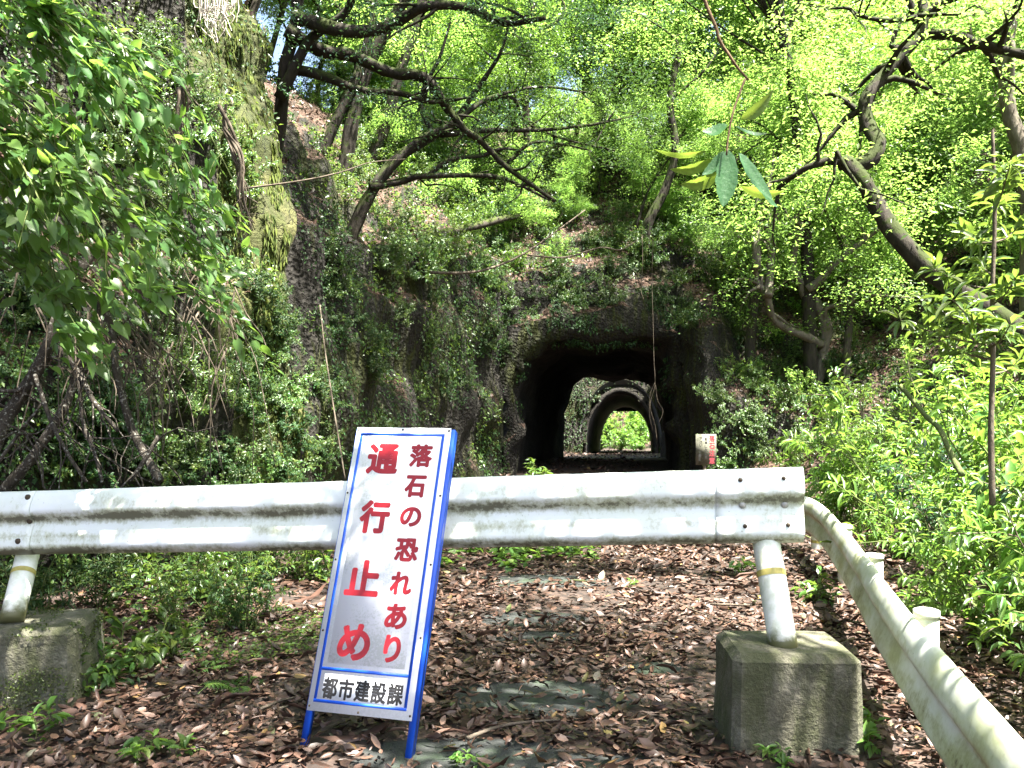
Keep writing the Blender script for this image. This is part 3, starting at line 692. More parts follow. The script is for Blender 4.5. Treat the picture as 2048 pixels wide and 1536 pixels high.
# ------------------------------------------------------------------ signs
def glyph(ch, bold=0.0):
    c = bpy.data.curves.new("g", 'FONT'); c.body = ch; c.size = 1; c.offset = bold; c.resolution_u = 6
    o = bpy.data.objects.new("g", c); COL.objects.link(o); bpy.context.view_layer.update()
    m = bpy.data.meshes.new_from_object(o.evaluated_get(bpy.context.evaluated_depsgraph_get()))
    V = np.array([v.co[:] for v in m.vertices]); Fs = [list(p.vertices) for p in m.polygons]
    bpy.data.objects.remove(o); bpy.data.curves.remove(c); bpy.data.meshes.remove(m); return V, Fs
def text_mesh(name, items, mat, parent, z, mapf, bold):
    """items: (char, cx, cy, width, height) in the sign's plane."""
    V = []; Fs = []; n = 0
    for k, (ch, cx, cy, sw, sh) in enumerate(items):
        v, f = glyph(ch); lo, hi = v.min(0), v.max(0); s0 = max(hi[0] - lo[0], .01), max(hi[1] - lo[1], .01)
        q = (v - (lo + hi) / 2) * np.array([(sw - 2*bold) / s0[0], (sh - 2*bold) / s0[1], 0])
        offs = [(0, 0)] + [(bold * math.cos(a), bold * math.sin(a)) for a in np.linspace(0, 2 * math.pi, 12, endpoint=False)] if bold else [(0, 0)]
        for j, (ox, oy) in enumerate(offs):
            V.append(np.array([mapf(p[0] + cx + ox, p[1] + cy + oy, z + j * .00006) for p in q])); Fs += [[i + n for i in t] for t in f]; n += len(v)
    me = bpy.data.meshes.new(name); me.from_pydata(np.concatenate(V).tolist(), [], Fs); me.update(); me.materials.append(mat)
    o = bpy.data.objects.new(name, me); COL.objects.link(o); o.parent = parent; return o

BL = Vector((-.93, 3.68, 0)); BR = Vector((-.432, 3.55, 0)); TL = P(718, 858, 4.23); TR = P(912, 860, 4.10)
e_r = (BR - BL).normalized(); e_u = ((TL + TR) / 2 - (BL + BR) / 2); HS = e_u.length; e_u.normalize(); e_r = (e_r - e_u * e_r.dot(e_u)).normalized(); e_n = e_r.cross(e_u)
O = (BL + BR) / 2; W_S = .52
def inplane(u, v):
    d = P(u, v, 1) - Vector((0, 0, CAMH)); o = Vector((0, 0, CAMH)); t = (O + e_n * .02 - o).dot(e_n) / d.dot(e_n); q = o + d * t - O
    return q.dot(e_r), q.dot(e_u)
sign = tag(empty("closure_sign", O), "tall white road closure sign with red lettering leaning on the barrier", "sign")
sign.rotation_euler = Matrix((e_r, e_u, e_n)).transposed().to_euler()      # local x right, y up the board, z out of its face
idn = lambda x, y, z: (x, y, z)
hw = W_S / 2; bot = inplane(724, 1432)[1]; top = HS
def rect(mb, x0, x1, y0, y1, z0, z1): mb.box(((x0+x1)/2, (y0+y1)/2, (z0+z1)/2), (x1-x0, y1-y0, z1-z0))
mb = MB(); rect(mb, -hw + .002, hw - .016, bot, top, .0205, .0235); brd = mb.build("board", M['board'], sign)
for sgn in (-1, 1):
    mb = MB(); x = sgn * (hw - .012)
    rect(mb, x - .014, x + .014, -.0, top - .006, -.0115, .020); rect(mb, x - .014 if sgn < 0 else x + .0105, x - .0105 if sgn < 0 else x + .014, -.0, top - .007, -.028, -.012)
    mb.build("leg", M['blue'], sign)
mb = MB()
for yy in (bot + .03, (bot + top) / 2, top - .03): rect(mb, -hw + .03, hw - .03, yy - .012, yy + .012, -.012, .0195)
mb.build("cross_bar", M['blue'], sign)
xL, xR = -hw + .002, hw - .016
def lines(x0, x1, y0, y1, t, z):
    mb = MB(); rect(mb, x0, x1, y1 - t, y1, z, z + .0006); rect(mb, x0, x1, y0, y0 + t, z, z + .0006); rect(mb, x0, x0 + t, y0 + t, y1 - t, z, z + .0006); rect(mb, x1 - t, x1, y0 + t, y1 - t, z, z + .0006); return mb
b0, b1 = xL + .024, xR - .030; yb, yt = bot + .038, top - .030
mb = lines(b0, b1, yb, yt, .0135, .0237)
ydiv = (inplane(640, 1338)[1] + inplane(835, 1352)[1]) / 2
rect(mb, b0 + .0136, b1 - .0136, ydiv - .007, ydiv + .007, .0237, .0243); mb.build("border", M['blue_print'], sign)
mb = MB(); rect(mb, b0 + .036, b1 - .036, ydiv + .026, yt - .026, .0237, .0240); mb.build("sticker", M['sticker'], sign)
ly = (inplane(663,1376)[1] + inplane(789,1389)[1]) / 2
mb = MB(); rect(mb, b0 + .034, b1 - .034, ly - .060, ly + .060, .0237, .0240); mb.build("name_sticker", M['board'], sign)
its = []
for ch, u, v, sw, sh in [('通',767,918,.168,.160),('行',750,1034,.155,.165),('止',727,1156,.172,.170),('め',709,1284,.160,.165)]:
    x, y = inplane(u, v); its.append((ch, x, y, sw, sh))
for ch, u, v, sw, sh in [('落',843,912,.118,.118),('石',831,973,.108,.112),('の',822,1034,.108,.098),('恐',814,1100,.116,.112),('れ',803,1167,.108,.108),('あ',793,1233,.108,.115),('り',785,1298,.082,.122)]:
    x, y = inplane(u, v); its.append((ch, x, y, sw, sh))
for it in its: text_mesh("character", [it], M['red'], sign, .0243, idn, .0072 if it[3] > .14 else .0052)
text_mesh("office_lettering", [(ch, (k - 2) * .079 + (inplane(663,1376)[0] + inplane(789,1389)[0]) / 2, ly, .074, .092) for k, ch in enumerate('都市建設課')], M['black'], sign, .0243, idn, .0030)
for x in (xL + .009, xR - .010):
    for yy in np.linspace(bot + .02, top - .014, 5):
        mb = MB(); mb.tube(np.array([[x, yy, .0236], [x, yy, .0262]]), (.0055, .004), 10); mb.build("screw", M['hole'], sign, True)
for yy in (bot + .012, top - .010):
    mb = MB(); mb.tube(np.array([[-.01, yy, .0236], [-.01, yy, .0262]]), (.0055, .004), 10); mb.build("screw", M['hole'], sign, True)

YS = 15.2; c0 = P(1412, 899, YS)
ws = tag(empty("warning_board", (c0.x, YS, c0.z)), "small weathered notice board with faded red characters right of the tunnel", "sign")
mb = MB(); mb.box((0, 0, 0), (.375, .012, .565)); mb.build("board", M['old_board'], ws)
gz = float(ground_z(c0.x, YS)) - c0.z
mb = MB(); mb.box((-.02, .035, (gz + .2) / 2 - .05), (.05, .05, .2 - gz + .1)); mb.build("stake", M['twig'], ws)
wm = lambda x, y, z: (x, -z, y)
text_mesh("red_lettering", [(ch, .108, .20 - k * .134, .105, .118) for k, ch in enumerate('落石注意')], M['red_old'], ws, .0064, wm, .004)
text_mesh("black_lettering", [(ch, .0, .19 - k * .066, .05, .055) for k, ch in enumerate('駐車しないで')] + [(ch, -.095, .20 - k * .062, .05, .052) for k, ch in enumerate('下さい')]
          + [(ch, -.115, -.06 - k * .062, .05, .055) for k, ch in enumerate('上野久')], M['black_old'], ws, .0064, wm, .0012)

# ------------------------------------------------------------------ leaf litter and ground plants
def gapmask(x, y):
    r = 9.0 + 0 * x
    for cx, cy, rx, ry in GAPS: r = np.minimum(r, ((x - cx) / rx) ** 2 + ((y - cy) / ry) ** 2)
    return r + 1.1 * fbm(np.stack([x * 6, y * 6, 0 * x], -1), 3, 77)
RNG = np.random.default_rng(5)
def litter_pts(n, x0, x1, y0, y1):
    x = RNG.uniform(x0, x1, n); y = RNG.uniform(y0, y1, n); return x, y
lmb = MB()
for n, b, Ls in ((23000, (-3.6, 3.4, 2.3, 6.5), .058), (13000, (-3.6, 3.4, 2.3, 6.0), .03), (18000, (-3.4, 4.2, 6.5, 11.5), .068), (9000, (-2.8, 5.5, 11.5, 18.5), .085), (2500, (2, 9.5, 28, 64), .14), (1500, (.2, 3.6, 18.5, 28), .1)):
    x, y = litter_pts(n, *b); drift = fbm(np.stack([x * 1.7, y * 1.7, 0 * x], -1), 4, 44); keep = ((gapmask(x, y) > 1) & (RNG.random(n) < 1.0 + 1.5 * drift)) | (RNG.random(n) < .08); x, y = x[keep], y[keep]; n = len(x)
    C = np.stack([x, y, ground_z(x, y) + .016 + RNG.random(n) ** 1.5 * .035], -1)
    th = RNG.uniform(0, 6.283, n); D = np.stack([np.cos(th), np.sin(th), RNG.normal(size=n) * .22], -1)
    Nn = RNG.normal(size=(n, 3)) * .38 + np.array([0, 0, 1.0]); L = Ls * np.clip(np.exp(RNG.normal(size=n) * .36), .35, 1.6)
    leaves(lmb, C, D, Nn, L, L * RNG.uniform(.34, .62, n), 'litter', RNG.normal(size=n) * .9)
x, y = litter_pts(2600, -3.4, 3.6, 2.3, 10); n = len(x); th = RNG.uniform(0, 6.283, n); L = .11 * np.exp(RNG.normal(size=n) * .4)
leaves(lmb, np.stack([x, y, ground_z(x, y) + .045], -1), np.stack([np.cos(th), np.sin(th), RNG.normal(size=n) * .08], -1), rdir(n, 1), L, .005, 'lance')
tag(lmb.build("leaf_litter", M['litter']), "brown fallen leaves covering the road and verges", "leaves", kind="stuff")

def patch_cover(name, n, cx, cy, rx, ry, h, L, mat, label, tpl='heart'):
    a = RNG.uniform(0, 6.283, n); r = np.sqrt(RNG.random(n)); x = cx + rx * r * np.cos(a); y = cy + ry * r * np.sin(a)
    k = fbm(np.stack([x * 3, y * 3, 0 * x], -1), 3, 91) > -.12; x, y = x[k], y[k]; n = len(x)
    C = np.stack([x, y, ground_z(x, y) + .03 + RNG.random(n) * h], -1); l = L * RNG.uniform(.6, 1.3, n); mb = MB()
    D = rdir(n); D[:, 2] *= .3; leaves(mb, C, D, RNG.normal(size=(n, 3)) * .35 + np.array([0, 0, 1.]), l, l * .75, tpl)
    return tag(mb.build(name, M[mat]), label, "ground cover", kind="stuff")
patch_cover("ground_cover", 1500, -.35, 8.5, 1.25, .95, .16, .075, 'leaf_lime', "bright green low ground cover growing under the barrier")
patch_cover("clover", 3000, -1.75, 5.5, .75, .65, .04, .022, 'leaf_mid', "small leaved clover patch on the litter by the bank")
patch_cover("weeds", 900, -2.6, 7.0, .6, 1.2, .22, .06, 'leaf_mid', "low weeds at the foot of the left bank", 'lance')

def gen_fern(name, seed, nf, L, mat='fern'):
    global RNG
    RNG = np.random.default_rng(seed); root = empty(name); lm = MB(); sm = MB()
    for i in range(nf):
        th = i * 6.283 / nf + RNG.normal() * .25; d = np.array([math.cos(th), math.sin(th), 1.1]); p = walk((0, 0, 0), d, L * RNG.uniform(.7, 1.1), 13, .04, -.12)
        sm.tube(p, (.004, .0015), 4, cap=False); T = unit(np.gradient(p, axis=0)); S = unit(np.cross(T, [0, 0, 1.0]))
        t = np.linspace(0, 1, 14); wl = L * .26 * np.sin(np.clip(t * 1.05 + .12, 0, 1) * np.pi) ** .8 + .004
        for s in (-1, 1): leaves(lm, p[1:], S[1:] * s + T[1:] * .35 - np.array([0,0,.12]), np.cross(S, T)[1:], wl[1:], L * .055, 'lance')
    lm.build("frond", M[mat], root); sm.build("stem", M['stem_green'], root, True); return root
def gpx(u, v):   # ground point seen at a photo pixel
    Y = CAMH * F / (v - HZ)
    for _ in range(4): Y = (CAMH - float(ground_z((u - 1024) / F * Y, Y))) * F / (v - HZ)
    return Vector(((u - 1024) / F * Y, Y, float(ground_z((u - 1024) / F * Y, Y)) + .005))
fern = tag(gen_fern("fern", 3, 6, .26), "small pale green fern in the leaf litter before the left bank", "fern")
fern.location = gpx(470, 1385)
tag(dup(fern, gpx(430, 1345), 1.2, .8), "little fern with upright fronds behind the pale fern", "fern")

def seedling(seed, n, H, L, mat):
    return gen_shrub("seedling", seed, n, H, .7, L, L * .42, 6, mat, 'lance', 'stem_green', -.05, .05, True, .006)
sd1 = seedling(11, 4, .30, .10, 'leaf_mid'); sd1.location = gpx(260, 1345); tag(sd1, "young leafy seedling with glossy leaves standing in the litter near the mossy block", "seedling")
sd2 = seedling(12, 3, .2, .085, 'leaf_lime'); sd2.location = gpx(75, 1480); tag(sd2, "lime green seedling low in the left corner", "seedling")
SEED = [(sd1, 150, 1400, .8, "dark seedling against the front of the mossy block"), (sd1, 340, 1320, .9, "upright seedling catching the sun between bank and sign"), (sd2, 300, 1520, .9, "bright seedling at the bottom edge left of the sign"),
        (sd1, 215, 1375, .75, "bushy seedling right of the mossy block"), (sd2, 1485, 1150, 1.1, "seedling on a bent stem in the pink litter behind the barrier"), (sd2, 1740, 1480, .9, "seedling between the stained block and the side guardrail"), (sd2, 1560, 1530, .55, "tiny seedling at the stained block's foot"),
        (sd2, 930, 1530, .45, "tiny seedling beside the sign's right leg"), (sd2, 1270, 1175, .45, "tiny green sprout in the middle of the litter"), (sd1, 1640, 1205, .8, "blue green seedling under the curving guardrail"),
        (sd1, 1070, 965, 1.6, "seedling with pinnate leaves at the tunnel mouth"), (sd1, 640, 1165, .9, "dark seedling at the base of the rock behind the sign"), (sd2, 60, 1330, 1.1, "yellow green seedling leaning past the left post")]
for s, u, v, k, lb in SEED: dup(s, gpx(u, v), RNG.uniform(0, 6), k, lb)

def twig(name, px, Y, r, mat, label, cat, group=None, wob=.0, parent=None, m=4, bmp=.06):
    mb = MB(); mb.tube(pxpath(px, Y, m, wob), r, 6, bump=bmp); o = mb.build(name, M[mat], parent, True)
    if parent is None: tag(o, label, cat, group)
    return o
def ground_twig(px, r, label):
    pts = smooth_path([np.array(gpx(u, v)) + np.array([0, 0, .045 + .01 * random.random()]) for u, v in px], 3); mb = MB(); mb.tube(pts, r, 5, bump=.1)
    tag(mb.build("fallen_twig", M['twig'], None, True), label, "twig")
ground_twig([(935,1500),(985,1480),(1040,1470),(1120,1465)], (.011,.006), "crooked fallen twig on the litter near the sign's right leg")
ground_twig([(1340,1215),(1400,1240),(1480,1270)], (.007,.004), "thin fallen twig ending at the stained block")
ground_twig([(1420,1222),(1500,1226)], (.010,.006), "short pale fallen twig behind the stained block")
ground_twig([(980,1370),(1010,1362),(1040,1372)], (.006,.004), "small fallen twig beside the asphalt patch")
ground_twig([(520,1440),(560,1425),(590,1415)], (.008,.005), "fallen twig left of the sign's left leg")

# ------------------------------------------------------------------ forest
TR = [gen_tree("broadleaf_tree", 100 + k, H, r, leaf, per, mat, bk, lean, .30, spr, nl) for k, (H, r, leaf, per, mat, bk, lean, spr, nl) in enumerate([
    (8.5, .10, .088, 118, 'leaf_bright', 'bark', .12, 1.0, 12), (7.0, .08, .082, 118, 'leaf_bright', 'bark_dark', .22, 1.15, 11), (9.5, .11, .09, 118, 'leaf_bright', 'bark', .1, .95, 12),
    (6.0, .06, .078, 115, 'leaf_bright', 'bark_pale', .25, 1.1, 10), (8.0, .09, .085, 118, 'leaf_lime', 'bark_pale', .15, 1.0, 12)])]
used = [False] * len(TR)
def plant(protos, used, k, loc, rz, s, label, cat, group, tilt=(0, 0)):
    if not used[k]:
        o = protos[k]; used[k] = True; o.location = loc; o.rotation_euler = (tilt[0], tilt[1], rz); o.scale = (s, s, s); tag(o, label, cat, group)
    else: o = dup(protos[k], loc, rz, s, label, group, tilt)
    return o
def scatter(n, x0, x1, y0, y1, dmin, tries=4000, ok=None):
    out = []
    for _ in range(tries):
        if len(out) >= n: break
        x, y = random.uniform(x0, x1), random.uniform(y0, y1)
        if ok and not ok(x, y): continue
        if all((x - a) ** 2 + (y - b) ** 2 > dmin ** 2 for a, b in out): out.append((x, y))
    return out
random.seed(21)
for x, y in scatter(44, -9, 17, 21, 28.5, 1.4):
    plant(TR, used, random.choice([0, 0, 1, 2, 3, 4, 4]), (x, y, hill_z(x, y) - .1), random.uniform(0, 6.28), random.uniform(.75, 1.15), "slender leafy tree on the sunlit slope above the tunnel", "tree", "trees on the slope above the tunnel", (random.uniform(-.15, .15), random.uniform(-.15, .15)))
for x, y in scatter(14, -4, 6.5, 19.8, 22.5, 1.1):
    plant(TR, used, random.choice([1, 3, 4]), (x, y, hill_z(x, y) - .1), random.uniform(0, 6.28), random.uniform(.42, .62), "young low tree on the slope just above the tunnel", "tree", "young trees just above the tunnel", (random.uniform(.05, .25), random.uniform(-.2, .2)))
for x, y in scatter(26, 5.5, 24, 12, 27, 1.7, ok=lambda x, y: y < 20.5 and x > 5.5 and hill_z(x, y) > .8 and x > 4.2 + (17 - y) * .12):
    plant(TR, used, random.choice([0, 1, 2, 3, 4, 4]), (x, y, hill_z(x, y) - .1), random.uniform(0, 6.28), random.uniform(.7, 1.05), "leafy tree on the hillside right of the tunnel", "tree", "trees on the right hillside", (random.uniform(-.1, .1), random.uniform(-.15, .1)))
for x, y in scatter(12, -15, -5.2, 11, 20, 1.8):
    plant(TR, used, random.choice([0, 1, 2, 2]), (x, y, hill_z(x, y) - .1), random.uniform(0, 6.28), random.uniform(.8, 1.1), "tree standing behind the top of the left rock face", "tree", "trees above the left rock face", (0, random.uniform(0, .2)))
def hz_b(x, y):
    h = BVHB.ray_cast(Vector((x, y, 80)), Vector((0, 0, -1))); return h[0].z if h[0] is not None else 0
for x, y in scatter(24, -16, 46, 46.5, 57, 3.0):
    plant(TR, used, random.choice([0, 2, 4]), (x, y, hz_b(x, y) - .2), random.uniform(0, 6.28), random.uniform(1.0, 1.45), "distant tree on the ridge behind the tunnel slope", "tree", "distant trees on the far ridge")
# trees added for shade, crowns mostly out of view where their shadows are wanted
def added_shade_tree(label, root_xy, ctr, rad, ncl, per, mat, seed):
    """an added tree whose flat, gappy crown is shaped to cast shade."""
    global RNG
    RNG = np.random.default_rng(seed); z0 = hill_z(*root_xy); root = tag(empty("added_shade_tree", (root_xy[0], root_xy[1], z0)), label, "tree"); o = np.array(root.location)
    c = np.array(ctr) - o; tm = MB(); tr = smooth_path([(0, 0, -.4), c * np.array([.12, .12, .35]), c * np.array([.45, .45, .7]), c * np.array([.95, .95, .95])], 5); tm.tube(tr, (.15, .05), 9, bump=.05); cents = []
    for k in range(ncl):
        a = k * 2.4 + RNG.normal() * .3; r = rad * math.sqrt((k + .5) / ncl); e = c + np.array([r * math.cos(a), r * math.sin(a), RNG.normal() * .45])
        st = tr[RNG.integers(9, len(tr))]; b = smooth_path([st, (st + e) / 2 + RNG.normal(size=3) * .2 + np.array([0, 0, .15]), e], 4); tm.tube(b, (.03, .008), 4, cap=False)
        for q in (b[-1], b[-3]): cents.append(q + RNG.normal(size=3) * .12)
    cm = MB(); cloud_leaves(cm, np.array(cents), per, .21, .095, .042); tm.build("trunk", M['bark_dark'], root, True); cm.build("crown", M[mat], root)
CAN = [("leafy tree leaning over the road from the right verge", (4.4, 1.6), (1.25, 2.5, 6.9), 2.6, 62, 120, 'leaf_mid'), ("leafy tree roofing the barrier from behind the viewpoint", (-2.6, -2.5), (-.6, .9, 7.2), 2.3, 46, 115, 'leaf_bright'),
       ("tree whose crown closes over the road beyond the barrier", (6.2, 5.6), (1.5, 6.3, 7.8), 1.7, 28, 115, 'leaf_mid'), ("tree overhanging the mossy edge from the left bank", (-4.8, 3.9), (-1.5, 4.7, 8.8), 2.4, 46, 110, 'leaf_mid'),
       ("tree reaching out over the dark rock from the left cliff", (-4.9, 10.6), (.9, 10.6, 11.2), 3.0, 66, 110, 'leaf_mid'),
       ("tree shading the tunnel mouth from the right hillside", (6.3, 17.4), (4.6, 16.2, 12.2), 2.7, 60, 115, 'leaf_mid'), ("tree over the rock just left of the tunnel", (-3.2, 15.2), (1.7, 14.6, 11.9), 2.2, 36, 110, 'leaf_bright')]
CAN += [("tree shading the cutting between the two tunnels", (-.5, 37.0), (4.6, 34.6, 9.5), 4.2, 70, 120, 'leaf_mid'), ("second tree shading the cutting before the far tunnel", (10.5, 41), (7.5, 38.5, 9.0), 3.8, 60, 120, 'leaf_mid')]
for k, a in enumerate(CAN): added_shade_tree(*a, 300 + k)
# far forest on the mountain: one mass
RNG = np.random.default_rng(9); mb = MB()
c = GC.reshape(-1, 3)[RNG.integers(0, GC.size // 3, 9000)]; c = c[(c[:, 2] > -1) & (np.abs(c[:, 0] - 12) < 62)] ; c = c + RNG.normal(size=c.shape) * np.array([.5, .8, 1.2]) + np.array([0, -.5, 1.5])
cloud_leaves(mb, c, 12, .7, .42, .26, 'simple', -.2, .8)
tag(mb.build("forest", M['leaf_bright']), "sunlit green forest covering the far mountainside", "forest", kind="stuff")

# shrubs
SH = [gen_shrub("shrub", 200 + k, *a) for k, a in enumerate([
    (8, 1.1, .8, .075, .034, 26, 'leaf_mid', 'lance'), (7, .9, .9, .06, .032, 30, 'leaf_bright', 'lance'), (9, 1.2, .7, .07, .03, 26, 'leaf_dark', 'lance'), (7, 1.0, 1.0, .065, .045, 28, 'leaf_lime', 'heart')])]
us = [False] * 4
for x, y in scatter(130, -6, 13, 18.9, 25.5, .52):
    plant(SH, us, random.randrange(4), (x, y, hill_z(x, y) - .05), random.uniform(0, 6.28), random.uniform(.7, 1.3), "leafy undergrowth shrub on the slope over the tunnel", "shrub", "undergrowth shrubs on the tunnel slope")
for x, y in scatter(85, 4.3, 15, 10.5, 19.5, .62, ok=lambda x, y: hill_z(x, y) > .25 and x > 4.4):
    plant(SH, us, random.randrange(4), (x, y, hill_z(x, y) - .05), random.uniform(0, 6.28), random.uniform(.6, 1.15), "leafy undergrowth shrub on the brown hillside right of the tunnel", "shrub", "undergrowth shrubs on the right hillside")
for x, y in scatter(16, -4.0, -1.7, 5.6, 9.2, .45, ok=lambda x, y: hill_z(x, y) < .5):
    plant(SH, us, random.choice([0, 2, 2]), (x, y, float(ground_z(x, y)) - .03), random.uniform(0, 6.28), random.uniform(.4, .75), "dark shrub on the ground at the foot of the left bank", "shrub", "dark shrubs at the foot of the left bank")
# shrubs rooted in the rock faces
CS = [gen_shrub("cliff_shrub", 220 + k, *a) for k, a in enumerate([(7, .8, 1.3, .055, .026, 34, 'leaf_dark', 'lance'), (7, .75, 1.4, .06, .03, 34, 'leaf_mid', 'lance'), (6, .7, 1.5, .045, .02, 40, 'leaf_mid', 'lance')])]
uc = [False] * 3
def cliff_scatter(n, box, s0, s1, kinds, label, group):
    for _ in range(n):
        u, v = random.uniform(box[0], box[1]), random.uniform(box[2], box[3]); p, nn = hit_px(u, v)
        if p is None or p.y > 24 or (v < 760 and -75 < u - 530 - v * .158 < 30): continue
        if nn.y > 0: nn = -nn
        d = (nn * .8 + Vector((0, 0, .55))).normalized(); e = Vector((0, 0, 1)).rotation_difference(d).to_euler()
        o = plant(CS, uc, random.choice(kinds), p - nn * .05, 0, random.uniform(s0, s1), label, "shrub", group); o.rotation_euler = e
cliff_scatter(62, (330, 690, 560, 990), .4, .75, (0, 0, 1, 2), "leafy shrub hanging on the rock left of the mossy edge", "shrubs on the rock left of the mossy edge")
cliff_scatter(46, (600, 1000, 300, 560), .7, 1.2, (1, 2, 2), "pale shrub overhanging the dark rock between mossy edge and tunnel", "shrubs overhanging the dark rock")
cliff_scatter(36, (180, 540, 0, 420), .45, .8, (0, 1, 2), "small shrub on the upper left rock face", "shrubs on the upper left rock face")
cliff_scatter(30, (700, 1015, 540, 900), .4, .75, (0, 2), "small shrub on the dark rock beside the tunnel", "shrubs on the dark rock beside the tunnel")
cliff_scatter(60, (960, 1430, 420, 655), .5, 1.0, (0, 1, 2), "shrub on the rock lintel over the tunnel mouth", "shrubs over the tunnel mouth")
cliff_scatter(26, (1400, 1720, 700, 960), .5, .9, (1, 2), "low shrub on the brown bank by the notice board", "low shrubs on the bank by the notice board")
cliff_scatter(26, (0, 330, 600, 960), .4, .7, (0, 0, 1), "dark shrub behind the bare branches on the left bank", "dark shrubs behind the bare branches")

# creepers covering the rock: too many leaves to count
RNG = np.random.default_rng(15); tri = HV.reshape(-1, 3)[hf]; cc = tri.mean(1); area = np.linalg.norm(np.cross(tri[:, 1] - tri[:, 0], tri[:, 3] - tri[:, 0]), axis=1)
vis = (cc[:, 1] > 4) & (cc[:, 1] < 25) & (cc[:, 0] > -7) & (cc[:, 0] < 14) & (cc[:, 2] < 13); nf = np.cross(tri[:, 1] - tri[:, 0], tri[:, 3] - tri[:, 0]); nf = unit(nf); nf = nf * np.where(nf[:, 1:2] > 0, -1, 1)
steep = np.abs(nf[:, 2]) < .62
def creeper(name, n, mask, L, mat, thr, seed, label, fq=.9):
    wgt = area * mask * (fbm(cc * fq, 4, seed) > thr) / np.maximum(4, cc[:, 1]) ** 1.2; wgt = wgt / wgt.sum(); i = RNG.choice(len(cc), n, p=wgt)
    a, b = RNG.random((2, n, 1)); C = tri[i, 0] + (tri[i, 1] - tri[i, 0]) * a + (tri[i, 3] - tri[i, 0]) * b + nf[i] * RNG.uniform(.01, .14, (n, 1))
    D = RNG.normal(size=(n, 3)) * .6 + np.array([0, 0, -.8]) + nf[i] * .4; Nn = nf[i] + RNG.normal(size=(n, 3)) * .45 + np.array([0, 0, .5])
    l = L * RNG.uniform(.5, 1.4, n) * (.7 + .035 * C[:, 1]); mb = MB(); leaves(mb, C, D, Nn, l, l * .55, 'simple'); tag(mb.build(name, M[mat]), label, "creeper", kind="stuff")
sfc = np.repeat(sidx[:-1, None], ntt - 1, 1).ravel()[~inside]; bare = np.clip(1 - np.exp(-((sfc - 5.75) / .55) ** 2) * 1.0, .03, 1) * np.where((np.abs(sfc - 11.2) < 1.3) & (cc[:, 2] < 4.2), .05, 1)
vis0 = vis; vsb = (vis & steep) * bare
ridge = np.exp(-((np.repeat(sidx[:-1, None], ntt - 1, 1).ravel()[~inside] - 4.8) / .3) ** 2)
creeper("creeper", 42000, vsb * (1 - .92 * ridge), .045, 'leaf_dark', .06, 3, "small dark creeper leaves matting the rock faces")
n = 30000; wm_ = area * vis * (ridge > .25) * ridge; wm_ /= wm_.sum(); i = RNG.choice(len(cc), n, p=wm_); a, b = RNG.random((2, n, 1)); C = tri[i, 0] + (tri[i, 1] - tri[i, 0]) * a + (tri[i, 3] - tri[i, 0]) * b + nf[i] * .015
l = .095 * RNG.uniform(.4, 1.5, n); keep = fbm(C * np.array([7, 7, .8]), 3, 5) > -.15; mb = MB(); leaves(mb, C[keep], (RNG.normal(size=(n, 3)) * .16 + np.array([0, 0, -1.]) + nf[i] * .2)[keep], nf[i][keep] + RNG.normal(size=(keep.sum(), 3)) * .3, l[keep], l[keep] * .2, 'simple')
tag(mb.build("moss", leafmat("hanging_moss", [(.026,.038,.010), (.05,.068,.014), (.085,.098,.02), (.04,.046,.014)], (.2,.24,.04), .15, .8, .15)), "yellow green moss hanging down the rock's projecting edge", "moss", kind="stuff")
creeper("ivy", 20000, vsb * (1 - .8 * ridge), .05, 'leaf_mid', .16, 8, "mid green ivy trailing down the rock faces", 1.4)
creeper("undergrowth", 40000, vis & ~steep, .06, 'leaf_mid', .05, 12, "low mixed undergrowth over the slopes")
n = 16000; wgt = area * vis * (~steep); wgt /= wgt.sum(); i = RNG.choice(len(cc), n, p=wgt); a, b = RNG.random((2, n, 1))
C = tri[i, 0] + (tri[i, 1] - tri[i, 0]) * a + (tri[i, 3] - tri[i, 0]) * b + np.array([0, 0, .02]); mb = MB(); l = .1 * RNG.uniform(.5, 1.4, n)
leaves(mb, C, rdir(n), nf[i] * np.sign(nf[i][:, 2:3]) + RNG.normal(size=(n, 3)) * .4, l, l * .5, 'simple'); tag(mb.build("slope_litter", M['litter']), "brown fallen leaves lying on the hillside", "leaves", kind="stuff")

def creep_on(name, G, f, wsel, n, L, mat, label):
    q = G.reshape(-1, 3)[f]; ce = q.mean(1); ar = np.linalg.norm(np.cross(q[:, 1] - q[:, 0], q[:, 3] - q[:, 0]), axis=1) * wsel(ce); ar /= ar.sum(); i = RNG.choice(len(ce), n, p=ar); a, b = RNG.random((2, n, 1))
    nn = unit(np.cross(q[:, 1] - q[:, 0], q[:, 3] - q[:, 0])); nn = (nn * np.where(nn[:, 1:2] > 0, -1, 1))[i]
    C = q[i, 0] + (q[i, 1] - q[i, 0]) * a + (q[i, 3] - q[i, 0]) * b + nn * RNG.uniform(.01, .12, (n, 1)); mb = MB(); l = L * RNG.uniform(.5, 1.4, n)
    leaves(mb, C, RNG.normal(size=(n, 3)) * .6 + np.array([0, 0, -.8]) + nn * .4, nn + RNG.normal(size=(n, 3)) * .45 + np.array([0, 0, .5]), l, l * .5, 'simple'); tag(mb.build(name, M[mat]), label, "creeper", kind="stuff")
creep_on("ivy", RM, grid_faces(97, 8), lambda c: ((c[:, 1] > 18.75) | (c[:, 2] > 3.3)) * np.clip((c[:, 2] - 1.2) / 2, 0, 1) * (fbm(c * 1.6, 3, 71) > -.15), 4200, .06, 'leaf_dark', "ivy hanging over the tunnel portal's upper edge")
creep_on("ivy", GB, fB, lambda c: (np.abs(c[:, 0] - 5.5) < 6) * (c[:, 2] < 9) * (c[:, 1] < 48) * (fbm(c * .8, 3, 72) > -.1), 9000, .14, 'leaf_dark', "ivy over the rock wall between the two tunnels")
